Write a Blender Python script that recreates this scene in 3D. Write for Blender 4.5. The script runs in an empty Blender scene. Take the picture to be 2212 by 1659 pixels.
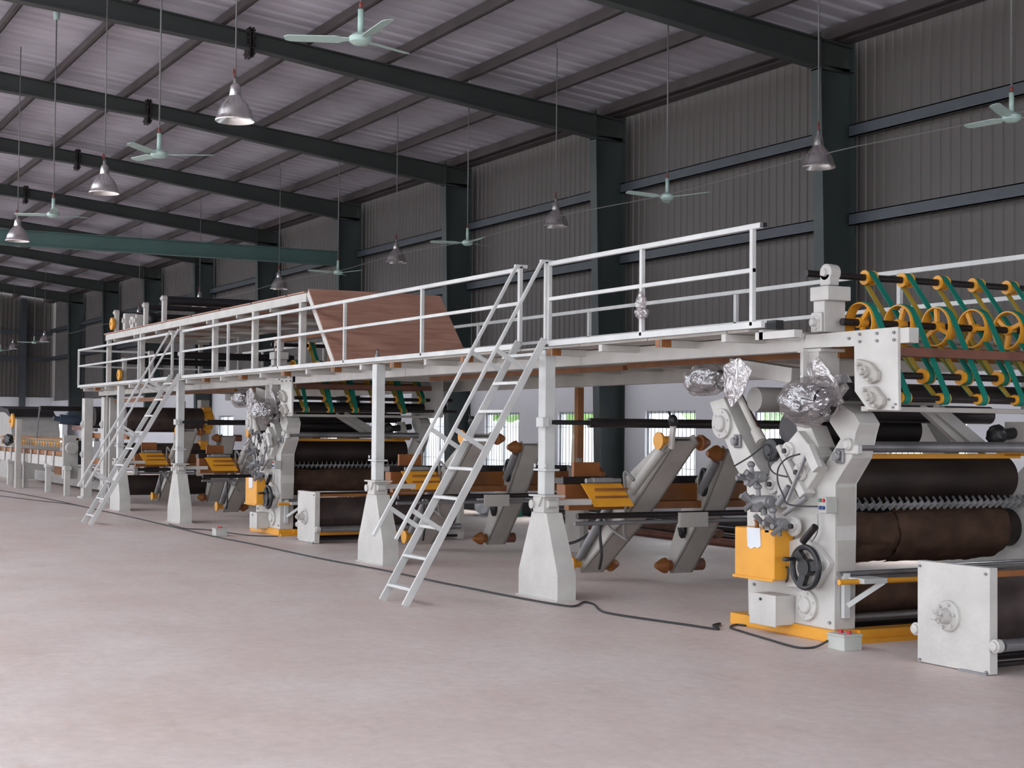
import bpy, bmesh, math, random
from mathutils import Vector, Matrix, noise
random.seed(7)
PI = math.pi
C = bpy.context.scene.collection
WL = {}          # world location of each object's origin, by name

# ------------------------------------------------------------------ materials
def new_mat(name):
    m = bpy.data.materials.new(name); m.use_nodes = True
    nt = m.node_tree; b = nt.nodes['Principled BSDF']
    return m, nt, b
def mat(name, col, rough=0.5, metal=0.0, var=0.12, scale=3.0, dirt=None, dirt_amt=0.0, dirt_scale=9.0, bump=0.0, bscale=40.0, spec=0.5):
    m, nt, b = new_mat(name)
    N = nt.nodes; L = nt.links
    tc = N.new('ShaderNodeTexCoord')
    no = N.new('ShaderNodeTexNoise'); no.inputs['Scale'].default_value = scale; no.inputs['Detail'].default_value = 6
    L.new(tc.outputs['Object'], no.inputs['Vector'])
    r = N.new('ShaderNodeValToRGB')
    a = [max(0, c*(1-var)) for c in col]; z = [min(1, c*(1+var)) for c in col]
    r.color_ramp.elements[0].position = 0.3; r.color_ramp.elements[0].color = (*a, 1)
    r.color_ramp.elements[1].position = 0.7; r.color_ramp.elements[1].color = (*z, 1)
    L.new(no.outputs['Fac'], r.inputs['Fac'])
    out = r.outputs['Color']
    if dirt:
        n2 = N.new('ShaderNodeTexNoise'); n2.inputs['Scale'].default_value = dirt_scale; n2.inputs['Detail'].default_value = 8; n2.inputs['Roughness'].default_value = 0.7
        L.new(tc.outputs['Object'], n2.inputs['Vector'])
        r2 = N.new('ShaderNodeValToRGB'); r2.color_ramp.elements[0].position = 0.72-dirt_amt; r2.color_ramp.elements[1].position = 0.78-dirt_amt*0.6
        L.new(n2.outputs['Fac'], r2.inputs['Fac'])
        mx = N.new('ShaderNodeMix'); mx.data_type = 'RGBA'
        L.new(r2.outputs['Color'], mx.inputs[0]); L.new(out, mx.inputs[6]); mx.inputs[7].default_value = (*dirt, 1)
        out = mx.outputs[2]
    L.new(out, b.inputs['Base Color'])
    b.inputs['Roughness'].default_value = rough; b.inputs['Metallic'].default_value = metal
    b.inputs['Specular IOR Level'].default_value = spec
    if bump:
        n3 = N.new('ShaderNodeTexNoise'); n3.inputs['Scale'].default_value = bscale; n3.inputs['Detail'].default_value = 4
        L.new(tc.outputs['Object'], n3.inputs['Vector'])
        bp = N.new('ShaderNodeBump'); bp.inputs['Strength'].default_value = bump; bp.inputs['Distance'].default_value = 0.02
        L.new(n3.outputs['Fac'], bp.inputs['Height']); L.new(bp.outputs['Normal'], b.inputs['Normal'])
    return m
M = {}
M['white'] = mat('cream_machine_paint', (.49,.47,.445), .45, dirt=(.22,.14,.10), dirt_amt=.03, dirt_scale=14, bump=.15, bscale=25)
M['rail'] = mat('white_rail_paint', (.54,.54,.53), .4, dirt=(.35,.2,.12), dirt_amt=.0, dirt_scale=20)
M['grey'] = mat('grey_machine_paint', (.40,.38,.36), .5, dirt=(.2,.13,.1), dirt_amt=.04)
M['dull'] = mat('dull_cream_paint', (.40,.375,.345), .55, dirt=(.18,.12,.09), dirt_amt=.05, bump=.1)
M['yellow'] = mat('yellow_enamel', (.68,.30,.022), .4, var=.08, dirt=(.3,.12,.03), dirt_amt=.02)
M['orange'] = mat('orange_enamel', (.22,.072,.016), .5, var=.25, dirt=(.12,.05,.02), dirt_amt=.08)
M['black'] = mat('black_rubber', (.012,.012,.014), .45)
M['blacksteel'] = mat('oiled_black_steel', (.035,.030,.032), .35, metal=.6, var=.3)
M['drum'] = mat('dark_brown_steel', (.028,.018,.015), .5, metal=.3, var=.4, scale=2.5)
M['greydrum'] = mat('grey_brown_steel_drum', (.085,.062,.058), .38, metal=.5, var=.3, scale=5)
M['steel'] = mat('bare_steel', (.32,.32,.33), .35, metal=.8, var=.3, dirt=(.12,.09,.07), dirt_amt=.08)
M['castiron'] = mat('grey_cast_fitting', (.22,.215,.22), .5, metal=.3, var=.25, dirt=(.1,.08,.08), dirt_amt=.08)
M['kraft'] = mat('kraft_paper', (.105,.055,.036), .8, var=.35, scale=6, bump=.3, bscale=8)
M['ply'] = mat('plywood', (.42,.225,.165), .55, var=.12, scale=1.2)
M['greenbelt'] = mat('green_belt', (.0,.16,.115), .6, var=.1)
M['yellowbelt'] = mat('yellow_belt', (.42,.28,.035), .6, var=.1)
M['darkgreen'] = mat('dark_green_steel_paint', (.036,.041,.040), .5, var=.15, scale=1.0)
M['colgreen'] = mat('column_green_paint', (.032,.043,.043), .5, var=.15, scale=1.0)
M['teal'] = mat('teal_steel_paint', (.07,.13,.12), .45, var=.12, scale=1.0)
M['girt'] = mat('bluegrey_girt_paint', (.042,.050,.062), .5, var=.15)
M['purlin'] = mat('galvanised_purlin', (.060,.048,.050), .6, var=.25, scale=1.5)
M['sheet'] = mat('grey_wall_sheet', (.078,.066,.064), .5, var=.06, scale=.7)
M['roof'] = mat('roof_sheet', (.46,.44,.50), .6, var=.10, scale=.6)
M['plaster'] = mat('white_plaster', (.60,.59,.63), .8, var=.05, scale=.6)
M['chrome'] = mat('polished_aluminium', (.82,.81,.80), .26, metal=1.0, var=.0)
M['fan'] = mat('pale_green_fan_paint', (.34,.46,.42), .4, var=.06)
M['wire'] = mat('grey_wire', (.13,.13,.13), .5)
M['cable'] = mat('black_cable', (.02,.02,.022), .6)
M['greyhose'] = mat('grey_hose', (.20,.19,.18), .6, dirt=(.5,.48,.45), dirt_amt=.1)
M['frame'] = mat('window_frame_metal', (.45,.47,.5), .4, metal=.4)
M['bar'] = mat('window_bars', (.12,.12,.13), .5)
M['blue'] = mat('dark_blue_motor', (.03,.045,.07), .4)
M['tape'] = mat('red_insulating_tape', (.20,.035,.03), .5)
M['red'] = mat('red_button', (.45,.02,.03), .4)
M['greenb'] = mat('green_button', (.02,.16,.09), .4)
M['blueb'] = mat('blue_button', (.02,.05,.2), .4)
M['paper'] = mat('white_paper', (.62,.64,.68), .8)
M['copper'] = mat('rusty_red_steel', (.16,.06,.04), .6, var=.3)
M['greybox'] = mat('light_grey_enclosure', (.42,.42,.39), .45, dirt=(.2,.15,.12), dirt_amt=.02)
M['hedge'] = mat('leaves', (.16,.30,.08), .7, var=.5, scale=2.0)
M['bark'] = mat('bark', (.12,.09,.06), .9)
M['ground'] = mat('outdoor_ground', (.72,.72,.70), .9, var=.2, scale=.4)

def add_waves(m, col2, scale, axis_scale, amt, detail=4):
    nt = m.node_tree; N = nt.nodes; L = nt.links
    b = N['Principled BSDF']; src = b.inputs['Base Color'].links[0].from_socket
    tc = N.new('ShaderNodeTexCoord'); mp = N.new('ShaderNodeMapping'); mp.inputs['Scale'].default_value = axis_scale
    no = N.new('ShaderNodeTexNoise'); no.inputs['Scale'].default_value = scale; no.inputs['Detail'].default_value = detail; no.inputs['Roughness'].default_value = .6
    L.new(tc.outputs['Object'], mp.inputs['Vector']); L.new(mp.outputs['Vector'], no.inputs['Vector'])
    r = N.new('ShaderNodeValToRGB'); r.color_ramp.elements[0].position = .42; r.color_ramp.elements[1].position = .68
    L.new(no.outputs['Fac'], r.inputs['Fac'])
    mu = N.new('ShaderNodeMath'); mu.operation = 'MULTIPLY'; mu.inputs[1].default_value = amt; L.new(r.outputs['Color'], mu.inputs[0])
    mx = N.new('ShaderNodeMix'); mx.data_type = 'RGBA'
    L.new(mu.outputs[0], mx.inputs[0]); L.new(src, mx.inputs[6]); mx.inputs[7].default_value = (*col2, 1)
    L.new(mx.outputs[2], b.inputs['Base Color'])
add_waves(M['ply'], (.30,.13,.09), 3.0, (.6,.6,9), .8)
add_waves(M['orange'], (.34,.14,.02), 2.0, (1,1,1), .5)
add_waves(M['sheet'], (.092,.080,.076), .5, (1,1,.3), .5)
add_waves(M['roof'], (.27,.26,.29), .35, (1,.25,1), .7)

# floor: pinkish dusty concrete
m, nt, b = new_mat('dusty_concrete'); N = nt.nodes; L = nt.links
tc = N.new('ShaderNodeTexCoord')
def fnoise(scale, mp_scale=(1,1,1), detail=6, rough=.6):
    mp = N.new('ShaderNodeMapping'); mp.inputs['Scale'].default_value = mp_scale; L.new(tc.outputs['Object'], mp.inputs['Vector'])
    n = N.new('ShaderNodeTexNoise'); n.inputs['Scale'].default_value = scale; n.inputs['Detail'].default_value = detail; n.inputs['Roughness'].default_value = rough
    L.new(mp.outputs['Vector'], n.inputs['Vector']); return n.outputs['Fac']
def ramp(fac, p0, c0, p1, c1):
    r = N.new('ShaderNodeValToRGB'); r.color_ramp.elements[0].position = p0; r.color_ramp.elements[0].color = (*c0,1)
    r.color_ramp.elements[1].position = p1; r.color_ramp.elements[1].color = (*c1,1); L.new(fac, r.inputs['Fac']); return r.outputs['Color']
def mixc(f, a, bb, blend='MIX'):
    x = N.new('ShaderNodeMix'); x.data_type = 'RGBA'; x.blend_type = blend
    if isinstance(f, float): x.inputs[0].default_value = f
    else: L.new(f, x.inputs[0])
    L.new(a, x.inputs[6])
    if isinstance(bb, tuple): x.inputs[7].default_value = (*bb,1)
    else: L.new(bb, x.inputs[7])
    return x.outputs[2]
base = ramp(fnoise(.45, (1,1.3,1)), .35, (.57,.455,.42), .68, (.63,.55,.525))
fine = ramp(fnoise(9, detail=8, rough=.75), .3, (.86,.86,.86), .7, (1.08,1.08,1.08))
col = mixc(1.0, base, fine, 'MULTIPLY')
spots = ramp(fnoise(2.2, (1,2.2,1), 8, .7), .60, (0,0,0), .74, (.5,.5,.5))
col = mixc(spots, col, (.52,.34,.28))
dark = ramp(fnoise(1.1, (.7,2.5,1), 6, .65), .62, (0,0,0), .80, (.4,.4,.4))
col = mixc(dark, col, (.25,.20,.18))
L.new(col, b.inputs['Base Color']); b.inputs['Roughness'].default_value = .5; b.inputs['Specular IOR Level'].default_value = .35
rr = ramp(fnoise(1.5), .3, (.42,.42,.42), .7, (.62,.62,.62)); L.new(rr, b.inputs['Roughness'])
bp = N.new('ShaderNodeBump'); bp.inputs['Strength'].default_value = .08; bp.inputs['Distance'].default_value = .01
L.new(fnoise(30), bp.inputs['Height']); L.new(bp.outputs['Normal'], b.inputs['Normal'])
M['floor'] = m
# clear film
m, nt, b = new_mat('clear_plastic_wrap'); N = nt.nodes; L = nt.links
tr = N.new('ShaderNodeBsdfTransparent'); tr.inputs['Color'].default_value = (.86,.83,.82,1)
gl = N.new('ShaderNodeBsdfGlossy'); gl.inputs['Roughness'].default_value = .12; gl.inputs['Color'].default_value = (.9,.9,.92,1)
df = N.new('ShaderNodeBsdfDiffuse'); df.inputs['Color'].default_value = (.55,.5,.5,1)
tc = N.new('ShaderNodeTexCoord'); no = N.new('ShaderNodeTexNoise'); no.inputs['Scale'].default_value = 7; no.inputs['Detail'].default_value = 2; no.inputs['Distortion'].default_value = 1.2
L.new(tc.outputs['Object'], no.inputs['Vector'])
bp = N.new('ShaderNodeBump'); bp.inputs['Strength'].default_value = 1.0; bp.inputs['Distance'].default_value = .05
L.new(no.outputs['Fac'], bp.inputs['Height']); L.new(bp.outputs['Normal'], gl.inputs['Normal'])
m1 = N.new('ShaderNodeMixShader'); m1.inputs[0].default_value = .24; L.new(tr.outputs[0], m1.inputs[1]); L.new(gl.outputs[0], m1.inputs[2])
m2 = N.new('ShaderNodeMixShader'); m2.inputs[0].default_value = .16; L.new(m1.outputs[0], m2.inputs[1]); L.new(df.outputs[0], m2.inputs[2])
L.new(m2.outputs[0], N['Material Output'].inputs['Surface']); M['film'] = m
# window glass
m, nt, b = new_mat('window_glass'); N = nt.nodes; L = nt.links
tr = N.new('ShaderNodeBsdfTransparent'); gl = N.new('ShaderNodeBsdfGlossy'); gl.inputs['Roughness'].default_value = .02
tr.inputs['Color'].default_value = (.97,.98,.98,1)
ms = N.new('ShaderNodeMixShader'); ms.inputs[0].default_value = .06; L.new(tr.outputs[0], ms.inputs[1]); L.new(gl.outputs[0], ms.inputs[2])
L.new(ms.outputs[0], N['Material Output'].inputs['Surface']); M['glass'] = m

# ------------------------------------------------------------------ object helpers
class G:
    """collects shapes in world metres, links them as one mesh"""
    def __init__(s): s.bm = bmesh.new(); s.mi = 0
    def _tag(s, faces):
        for f in faces: f.material_index = s.mi
    def box(s, x0, x1, y0, y1, z0, z1, bev=0.0, rot=None, at=None):
        if x0 > x1: x0, x1 = x1, x0
        if y0 > y1: y0, y1 = y1, y0
        if z0 > z1: z0, z1 = z1, z0
        r = bmesh.ops.create_cube(s.bm, size=1); v = r['verts']
        for p in v: p.co = Vector((x0+(p.co.x+.5)*(x1-x0), y0+(p.co.y+.5)*(y1-y0), z0+(p.co.z+.5)*(z1-z0)))
        if bev > 0:
            e = list({e for p in v for e in p.link_edges})
            rr = bmesh.ops.bevel(s.bm, geom=e, offset=bev, segments=1, profile=.5, affect='EDGES')
            v = list({p for f in rr['faces'] for p in f.verts} | {p for p in v if p.is_valid})
        if rot is not None:
            bmesh.ops.rotate(s.bm, verts=v, cent=at or Vector(((x0+x1)/2,(y0+y1)/2,(z0+z1)/2)), matrix=rot)
        s._tag({f for p in v for f in p.link_faces}); return s
    def beam(s, a, b, w, h, up=(0,0,1), bev=0.0):
        """box of section w (sideways) x h (up) from a to b"""
        a = Vector(a); b = Vector(b); d = b-a; l = d.length; d.normalize(); u = Vector(up)
        if abs(d.dot(u)) > .99: u = Vector((1,0,0))
        sd = d.cross(u).normalized(); u = sd.cross(d).normalized()
        r = bmesh.ops.create_cube(s.bm, size=1); v = r['verts']
        if bev > 0:
            for p in v: p.co = Vector((p.co.x*l, p.co.y*w, p.co.z*h))
            e = list({e for p in v for e in p.link_edges})
            rr = bmesh.ops.bevel(s.bm, geom=e, offset=bev, segments=1, profile=.5, affect='EDGES')
            v = list({p for f in rr['faces'] for p in f.verts} | {p for p in v if p.is_valid})
            for p in v: q = p.co.copy(); p.co = a + d*(q.x+l/2) + sd*q.y + u*q.z
        else:
            for p in v: q = p.co.copy(); p.co = a + d*((q.x+.5)*l) + sd*(q.y*w) + u*(q.z*h)
        s._tag({f for p in v for f in p.link_faces}); return s
    def cyl(s, a, b, r0, r1=None, n=20, cap=True):
        a = Vector(a); b = Vector(b); r1 = r0 if r1 is None else r1; d = (b-a).normalized()
        u = d.orthogonal().normalized(); w = d.cross(u)
        A = []; B = []
        for i in range(n):
            t = 2*PI*i/n; k = u*math.cos(t)+w*math.sin(t)
            A.append(s.bm.verts.new(a+k*max(r0,1e-4))); B.append(s.bm.verts.new(b+k*max(r1,1e-4)))
        fs = []
        for i in range(n):
            f = s.bm.faces.new((A[i],A[(i+1)%n],B[(i+1)%n],B[i])); f.smooth = True; fs.append(f)
        if cap: fs.append(s.bm.faces.new(A[::-1])); fs.append(s.bm.faces.new(B))
        s._tag(fs); return s
    def lathe(s, c, axis, prof, n=24, closed=False):
        """prof: list of (distance along axis, radius) ; separate duplicated points keep edges crisp"""
        c = Vector(c); d = Vector(axis).normalized(); u = d.orthogonal().normalized(); w = d.cross(u)
        rings = []
        for (t, r) in prof:
            rings.append([s.bm.verts.new(c + d*t + (u*math.cos(2*PI*i/n)+w*math.sin(2*PI*i/n))*max(r,1e-4)) for i in range(n)])
        k = len(rings); fs = []
        for j in range(k if closed else k-1):
            A = rings[j]; B = rings[(j+1)%k]
            for i in range(n):
                f = s.bm.faces.new((A[i],A[(i+1)%n],B[(i+1)%n],B[i])); f.smooth = True; fs.append(f)
        if not closed:
            fs.append(s.bm.faces.new(rings[0][::-1])); fs.append(s.bm.faces.new(rings[-1]))
        s._tag(fs); return s
    def tube(s, pts, r, n=8, closed=False):
        P = [Vector(p) for p in pts]; k = len(P); rings = []
        u = None
        for i, p in enumerate(P):
            if closed: d = (P[(i+1)%k]-P[i-1]).normalized()
            else: d = (P[min(i+1,k-1)]-P[max(i-1,0)]).normalized()
            if u is None: u = d.orthogonal().normalized()
            else: u = (u - d*u.dot(d)); u = u.normalized() if u.length > 1e-6 else d.orthogonal().normalized()
            w = d.cross(u)
            rings.append([s.bm.verts.new(p+(u*math.cos(2*PI*j/n)+w*math.sin(2*PI*j/n))*r) for j in range(n)])
        fs = []
        for i in range(k if closed else k-1):
            A = rings[i]; B = rings[(i+1)%k]
            for j in range(n):
                f = s.bm.faces.new((A[j],A[(j+1)%n],B[(j+1)%n],B[j])); f.smooth = True; fs.append(f)
        if not closed: fs.append(s.bm.faces.new(rings[0][::-1])); fs.append(s.bm.faces.new(rings[-1]))
        s._tag(fs); return s
    def prism(s, poly, y0, y1, bev=0.0):
        """poly in (x,z), extruded along y"""
        return s.prism3([Vector((x,y0,z)) for x,z in poly], Vector((0,y1-y0,0)), bev)
    def prismx(s, poly, x0, x1, bev=0.0):
        return s.prism3([Vector((x0,y,z)) for y,z in poly], Vector((x1-x0,0,0)), bev)
    def prismz(s, poly, z0, z1, bev=0.0):
        return s.prism3([Vector((x,y,z0)) for x,y in poly], Vector((0,0,z1-z0)), bev)
    def prism3(s, P, d, bev=0.0):
        A = [s.bm.verts.new(p) for p in P]; B = [s.bm.verts.new(p+d) for p in P]; n = len(A)
        fs = [s.bm.faces.new(A[::-1]), s.bm.faces.new(B)]
        for i in range(n): fs.append(s.bm.faces.new((A[i],A[(i+1)%n],B[(i+1)%n],B[i])))
        if bev > 0:
            rr = bmesh.ops.bevel(s.bm, geom=list({e for f in fs for e in f.edges}), offset=bev, segments=1, profile=.5, affect='EDGES', clamp_overlap=True)
            fs = list({f for f in rr['faces']} | {f for f in fs if f.is_valid})
        s._tag(fs); return s
    def blob(s, c, rx, ry, rz, amp=.15, freq=6, sub=3, seed=0):
        r = bmesh.ops.create_icosphere(s.bm, subdivisions=sub, radius=1)
        for p in r['verts']:
            k = 1+amp*noise.noise(Vector(p.co)*freq+Vector((seed,seed*.7,0)))+amp*.5*noise.noise(Vector(p.co)*freq*2.3+Vector((0,seed,3)))
            p.co = Vector(c)+Vector((p.co.x*rx*k,p.co.y*ry*k,p.co.z*rz*k))
        fs = {f for p in r['verts'] for f in p.link_faces}
        for f in fs: f.smooth = True
        s._tag(fs); return s
    def quad(s, pts):
        s._tag([s.bm.faces.new([s.bm.verts.new(Vector(p)) for p in pts])]); return s
    def o(s, name, m, parent=None, loc=None, label=None):
        bmesh.ops.recalc_face_normals(s.bm, faces=s.bm.faces[:])
        for e in s.bm.edges:
            if len(e.link_faces) == 2 and e.calc_face_angle(0) > .6: e.smooth = False
        if parent is not None: org = WL[parent.name] if loc is None else Vector(loc)
        else: org = Vector(loc) if loc is not None else Vector((0,0,0))
        for v in s.bm.verts: v.co -= org
        me = bpy.data.meshes.new(name); s.bm.to_mesh(me); s.bm.free()
        ms = m if isinstance(m, (list,tuple)) else [m]
        for q in ms: me.materials.append(M[q])
        ob = bpy.data.objects.new(name, me); C.objects.link(ob)
        if parent is not None:
            ob.parent = parent; ob.location = org - WL[parent.name]
        else: ob.location = org
        WL[ob.name] = org
        if label: ob['label'] = label
        return ob
def tag(o, label, cat, group=None, kind=None):
    o['label'] = label; o['category'] = cat
    if group: o['group'] = group
    if kind: o['kind'] = kind
    return o
def thing(name, loc, label, cat, group=None):
    o = bpy.data.objects.new(name, None); C.objects.link(o); o.location = loc; o.empty_display_size = .2
    WL[o.name] = Vector(loc); return tag(o, label, cat, group)
def structure(o, label=None):
    o['kind'] = 'structure'
    if label: o['label'] = label
    return o
def kids(o): return [c for c in ALLK.get(o.name, [])]
ALLK = {}
def index_kids():
    ALLK.clear()
    for o in bpy.data.objects:
        if o.parent: ALLK.setdefault(o.parent.name, []).append(o)
def copy_tree(o, dloc, label=None, group=None, parent=None):
    c = o.copy(); C.objects.link(c)
    if parent is None:
        c.location = Vector(o.location)+Vector(dloc); WL[c.name] = WL[o.name]+Vector(dloc)
        if label: c['label'] = label
        if group: c['group'] = group
    else:
        c.parent = parent; WL[c.name] = WL[o.name]
    for ch in kids(o): copy_tree(ch, dloc, parent=c)
    return c

# ------------------------------------------------------------------ setting
W = 15.0; BAY = 6.25; X0 = -80.0; X1 = 8.0; XE = -73.6; YC = -15.0
def roof_z(y): return 7.56 + .1*(15-abs(y)) 
g = G(); g.quad([(XE-.2,YC-.2,0),(X1+.2,YC-.2,0),(X1+.2,W+.2,0),(XE-.2,W+.2,0)])
structure(g.o('floor','floor'))
# corrugated ceiling: profile in x, runs along y
def corr(a, b, pitch, d):
    pts = []; x = a
    while x < b:
        pts += [(x,0),(x+pitch*.30,0),(x+pitch*.38,d),(x+pitch*.92,d)]; x += pitch
    return [(min(p,b),q) for p,q in pts]
g = G()
pr = corr(XE, X1, .40, .035)
SKY0, SKY1 = -1.5, -8.5
for (ya, za, yb, zb) in ((W, roof_z(W), 0, roof_z(0)), (0, roof_z(0), SKY0, roof_z(SKY0)), (SKY1, roof_z(SKY1), YC, roof_z(YC))):
    A = [g.bm.verts.new((x, ya, za+.02+d)) for x,d in pr]; B_ = [g.bm.verts.new((x, yb, zb+.02+d)) for x,d in pr]
    for i in range(len(pr)-1):
        if pr[i+1][0] > pr[i][0]: g.bm.faces.new((A[i],A[i+1],B_[i+1],B_[i]))
x = XE
while x < X1:   # solid strips between the roof lights of the other slope
    g.quad([(x,SKY0,roof_z(SKY0)+.03),(x+1.6,SKY0,roof_z(SKY0)+.03),(x+1.6,SKY1,roof_z(SKY1)+.03),(x,SKY1,roof_z(SKY1)+.03)]); x += BAY
structure(g.o('ceiling','roof'))
# purlins (Z sections under the roof sheet)
n = 0
for k in range(11):
    y = 14.55-1.43*k
    if y < .3: break
    z = roof_z(y)
    g = G(); g.box(XE, X1, y-.012, y+.012, z-.20, z); g.box(XE, X1, y-.08, y, z-.20, z-.185); g.box(XE, X1, y, y+.08, z-.01, z+.005)
    structure(g.o('trim_%d' % (k+1), 'purlin'), 'steel roof purlin running the length of the hall'); n = k+1
# back wall: plastered base with windows, corrugated sheet above
wins = []
for k in range(-2, 10):
    cx = -20.53 - BAY*k + .0
    for s in (1.57, -1.57): wins.append(cx+s)
wins = sorted([w for w in wins if XE+1.2 < w < X1-1])
ZS, ZT, HW, ZB = .74, 2.04, .775, 2.82
g = G(); g.box(XE, X1, W, W+.2, 0, ZS); g.box(XE, X1, W, W+.2, ZT, ZB)
e = [XE]+[v for w in wins for v in (w-HW, w+HW)]+[X1]
for i in range(0, len(e), 2): g.box(e[i], e[i+1], W, W+.2, ZS, ZT)
structure(g.o('wall_back','plaster'), 'white plastered lower wall with barred windows')
g = G(); pr = corr(XE, X1, .19, .018)
A = [g.bm.verts.new((x, W+.10-d, ZB-.02)) for x,d in pr]; B_ = [g.bm.verts.new((x, W+.10-d, 7.62)) for x,d in pr]
for i in range(len(pr)-1):
    if pr[i+1][0] > pr[i][0]: g.bm.faces.new((A[i],B_[i],B_[i+1],A[i+1]))
structure(g.o('wall_back_cladding','sheet'), 'grey ribbed metal cladding of the long back wall')
# end wall (far left)
g = G(); g.box(XE-.2, XE, YC, W+.2, 0, 2.98); structure(g.o('wall_left','plaster'), 'white plastered base of the far end wall')
g = G(); pr = corr(YC, W+.2, .19, .018)
for i in range(len(pr)-1):
    (a,da),(b_,db) = pr[i], pr[i+1]
    if b_ > a: g.quad([(XE-.1+da,a,2.96),(XE-.1+da,a,roof_z(a)+.1),(XE-.1+db,b_,roof_z(b_)+.1),(XE-.1+db,b_,2.96)])
structure(g.o('wall_left_cladding','sheet'), 'grey ribbed metal cladding of the far end wall')
g = G()
for z in (4.75, 6.0): g.box(XE-.02, XE+.12, YC, W-.1, z-.09, z+.09)
structure(g.o('trim_20','girt'), 'horizontal girts across the far end wall')
for i, y in enumerate((13.6, 8.2, 3.0)):
    g = G(); g.box(XE, XE+.35, y-.12, y+.12, 0, roof_z(y)-.15); structure(g.o('trim_%d' % (21+i), 'girt'), 'grey steel post standing against the far end wall')
# camera side wall: open bays between piers
g = G(); g.box(XE, X1, YC-.2, YC, 4.9, roof_z(YC)+.1)
xx = XE
while xx < X1:
    g.box(xx, xx+1.0, YC-.2, YC, 0, 4.9); xx += BAY
g.box(X1-1, X1, YC-.2, YC, 0, 4.9)
structure(g.o('wall_front','plaster'))
g = G(); g.box(X1, X1+.2, YC, -8.0, 0, 8.1); g.box(X1, X1+.2, 9.0, W+.2, 0, 8.1)
g.prismx([(-8,5.2),(9,5.2),(9,8.1),(0,9.15),(-8,8.3)], X1, X1+.2); structure(g.o('wall_right','plaster'))
# windows
for i, w in enumerate(wins):
    if w < -66: continue
    g = G()
    for x in (w-HW, w-.02, w+HW-.04): g.box(x, x+.04, W+.06, W+.11, ZS, ZT)
    g.box(w-HW, w+HW, W+.055, W+.115, ZS, ZS+.045); g.box(w-HW, w+HW, W+.055, W+.115, ZT-.045, ZT)
    fr = structure(g.o('window_%d' % (i+1), 'frame', loc=(w,W,ZS)), 'window with vertical security bars in the white wall')
    g = G(); g.box(w-HW+.03, w+HW-.03, W+.082, W+.086, ZS+.03, ZT-.03); g.o('pane', 'glass', fr)
    g = G()
    nb = 13
    for k in range(nb): g.cyl((w-HW+.05+k*(2*HW-.1)/(nb-1), W+.02, ZS), (w-HW+.05+k*(2*HW-.1)/(nb-1), W+.02, ZT), .006, n=6)
    for z in (ZS+.3, ZT-.3): g.box(w-HW, w+HW, W+.016, W+.024, z-.004, z+.004)
    g.o('bars', 'bar', fr)
# girts, eave strut
NCOL = 10
colx = [-17.40-BAY*k for k in range(-3, 10)]
colx = sorted([x for x in colx if XE+1 < x < X1])
ti = 30
for z, nm in ((4.80,'lower'),(6.10,'upper')):
    xs = [XE]+colx+[X1]
    for a, b_ in zip(xs[:-1], xs[1:]):
        g = G(); g.box(a+.12, b_-.12, W-.14, W-.125, z-.09, z+.09); g.box(a+.12, b_-.12, W-.14, W+.04, z+.075, z+.09); g.box(a+.12, b_-.12, W-.14, W-.08, z-.09, z-.075)
        structure(g.o('trim_%d' % ti, 'girt'), '%s blue grey girt between two columns of the back wall' % nm); ti += 1
g = G(); g.box(XE, X1, W-.25, W-.02, 7.42, 7.58); structure(g.o('trim_%d' % ti, 'purlin'), 'dark eave strut along the top of the back wall'); ti += 1
# columns and rafters
def hsec_col(g, x, w=.22):
    # inner flange (tapering web): at base y=14.45 .. top y=14.33
    P = [(W-.50,0),(W-.66,7.05),(W-.64,7.05),(W-.48,0)]
    g.prismx(P, x-w/2, x+w/2)
    g.prismx([(W-.49,0),(W-.65,7.05),(W-.02,7.05),(W-.02,0)], x-.006, x+.006)
    g.box(x-w/2, x+w/2, W-.03, W-.01, 0, 7.5)
def rafter(g, x, w=.20):
    top = [(y, roof_z(y)-.20) for y in (W-.02, 0)]
    bot = [(0, 8.42), (4.5,8.06), (7.84,7.82), (W-.66,7.02), (W-.02,6.98)]
    g.prismx(top+bot, x-.006, x+.006)
    for (a,za),(c,zc) in zip(bot[:-1], bot[1:]): g.prismx([(a,za),(c,zc),(c,zc-.02),(a,za-.02)], x-w/2, x+w/2)
    (a,za),(c,zc) = top; g.prismx([(a,za),(c,zc),(c,zc-.02),(a,za-.02)], x-w/2, x+w/2)
    # knee stiffeners
    g.box(x-w/2, x+w/2, W-.66, W-.64, 6.95, 7.50); g.box(x-w/2, x+w/2, W-.66, W-.03, 6.97, 6.99)
for i, x in enumerate(colx):
    g = G(); hsec_col(g, x); structure(g.o('steel_column', 'colgreen', loc=(x,W-.3,0)), 'dark green tapered steel column against the back wall')
    g = G(); rafter(g, x); rf = structure(g.o('steel_rafter', 'darkgreen', loc=(x,W-.3,7)), 'dark green steel roof beam spanning the hall')
    g = G()
    zt = roof_z(7.84)-.14
    g.box(x-.13, x+.13, 7.80, 7.825, 7.66, zt); g.box(x-.13, x+.13, 7.855, 7.88, 7.66, zt)
    for zz in (7.72, 7.85, 7.98, 8.1):
        for s in (-.08,.08): g.cyl((x+s,7.77,zz),(x+s,7.91,zz),.02,n=6)
    g.o('splice_plate', 'blacksteel', rf)
# teal tie beam
g = G(); x = -36.15
g.box(x-.10, x+.10, 0, W-.62, 5.80, 5.82); g.box(x-.10, x+.10, 0, W-.62, 6.14, 6.16); g.box(x-.006, x+.006, 0, W-.62, 5.80, 6.16)
structure(g.o('trim_%d' % ti, 'teal'), 'teal cross beam spanning below the rafters'); ti += 1
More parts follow.
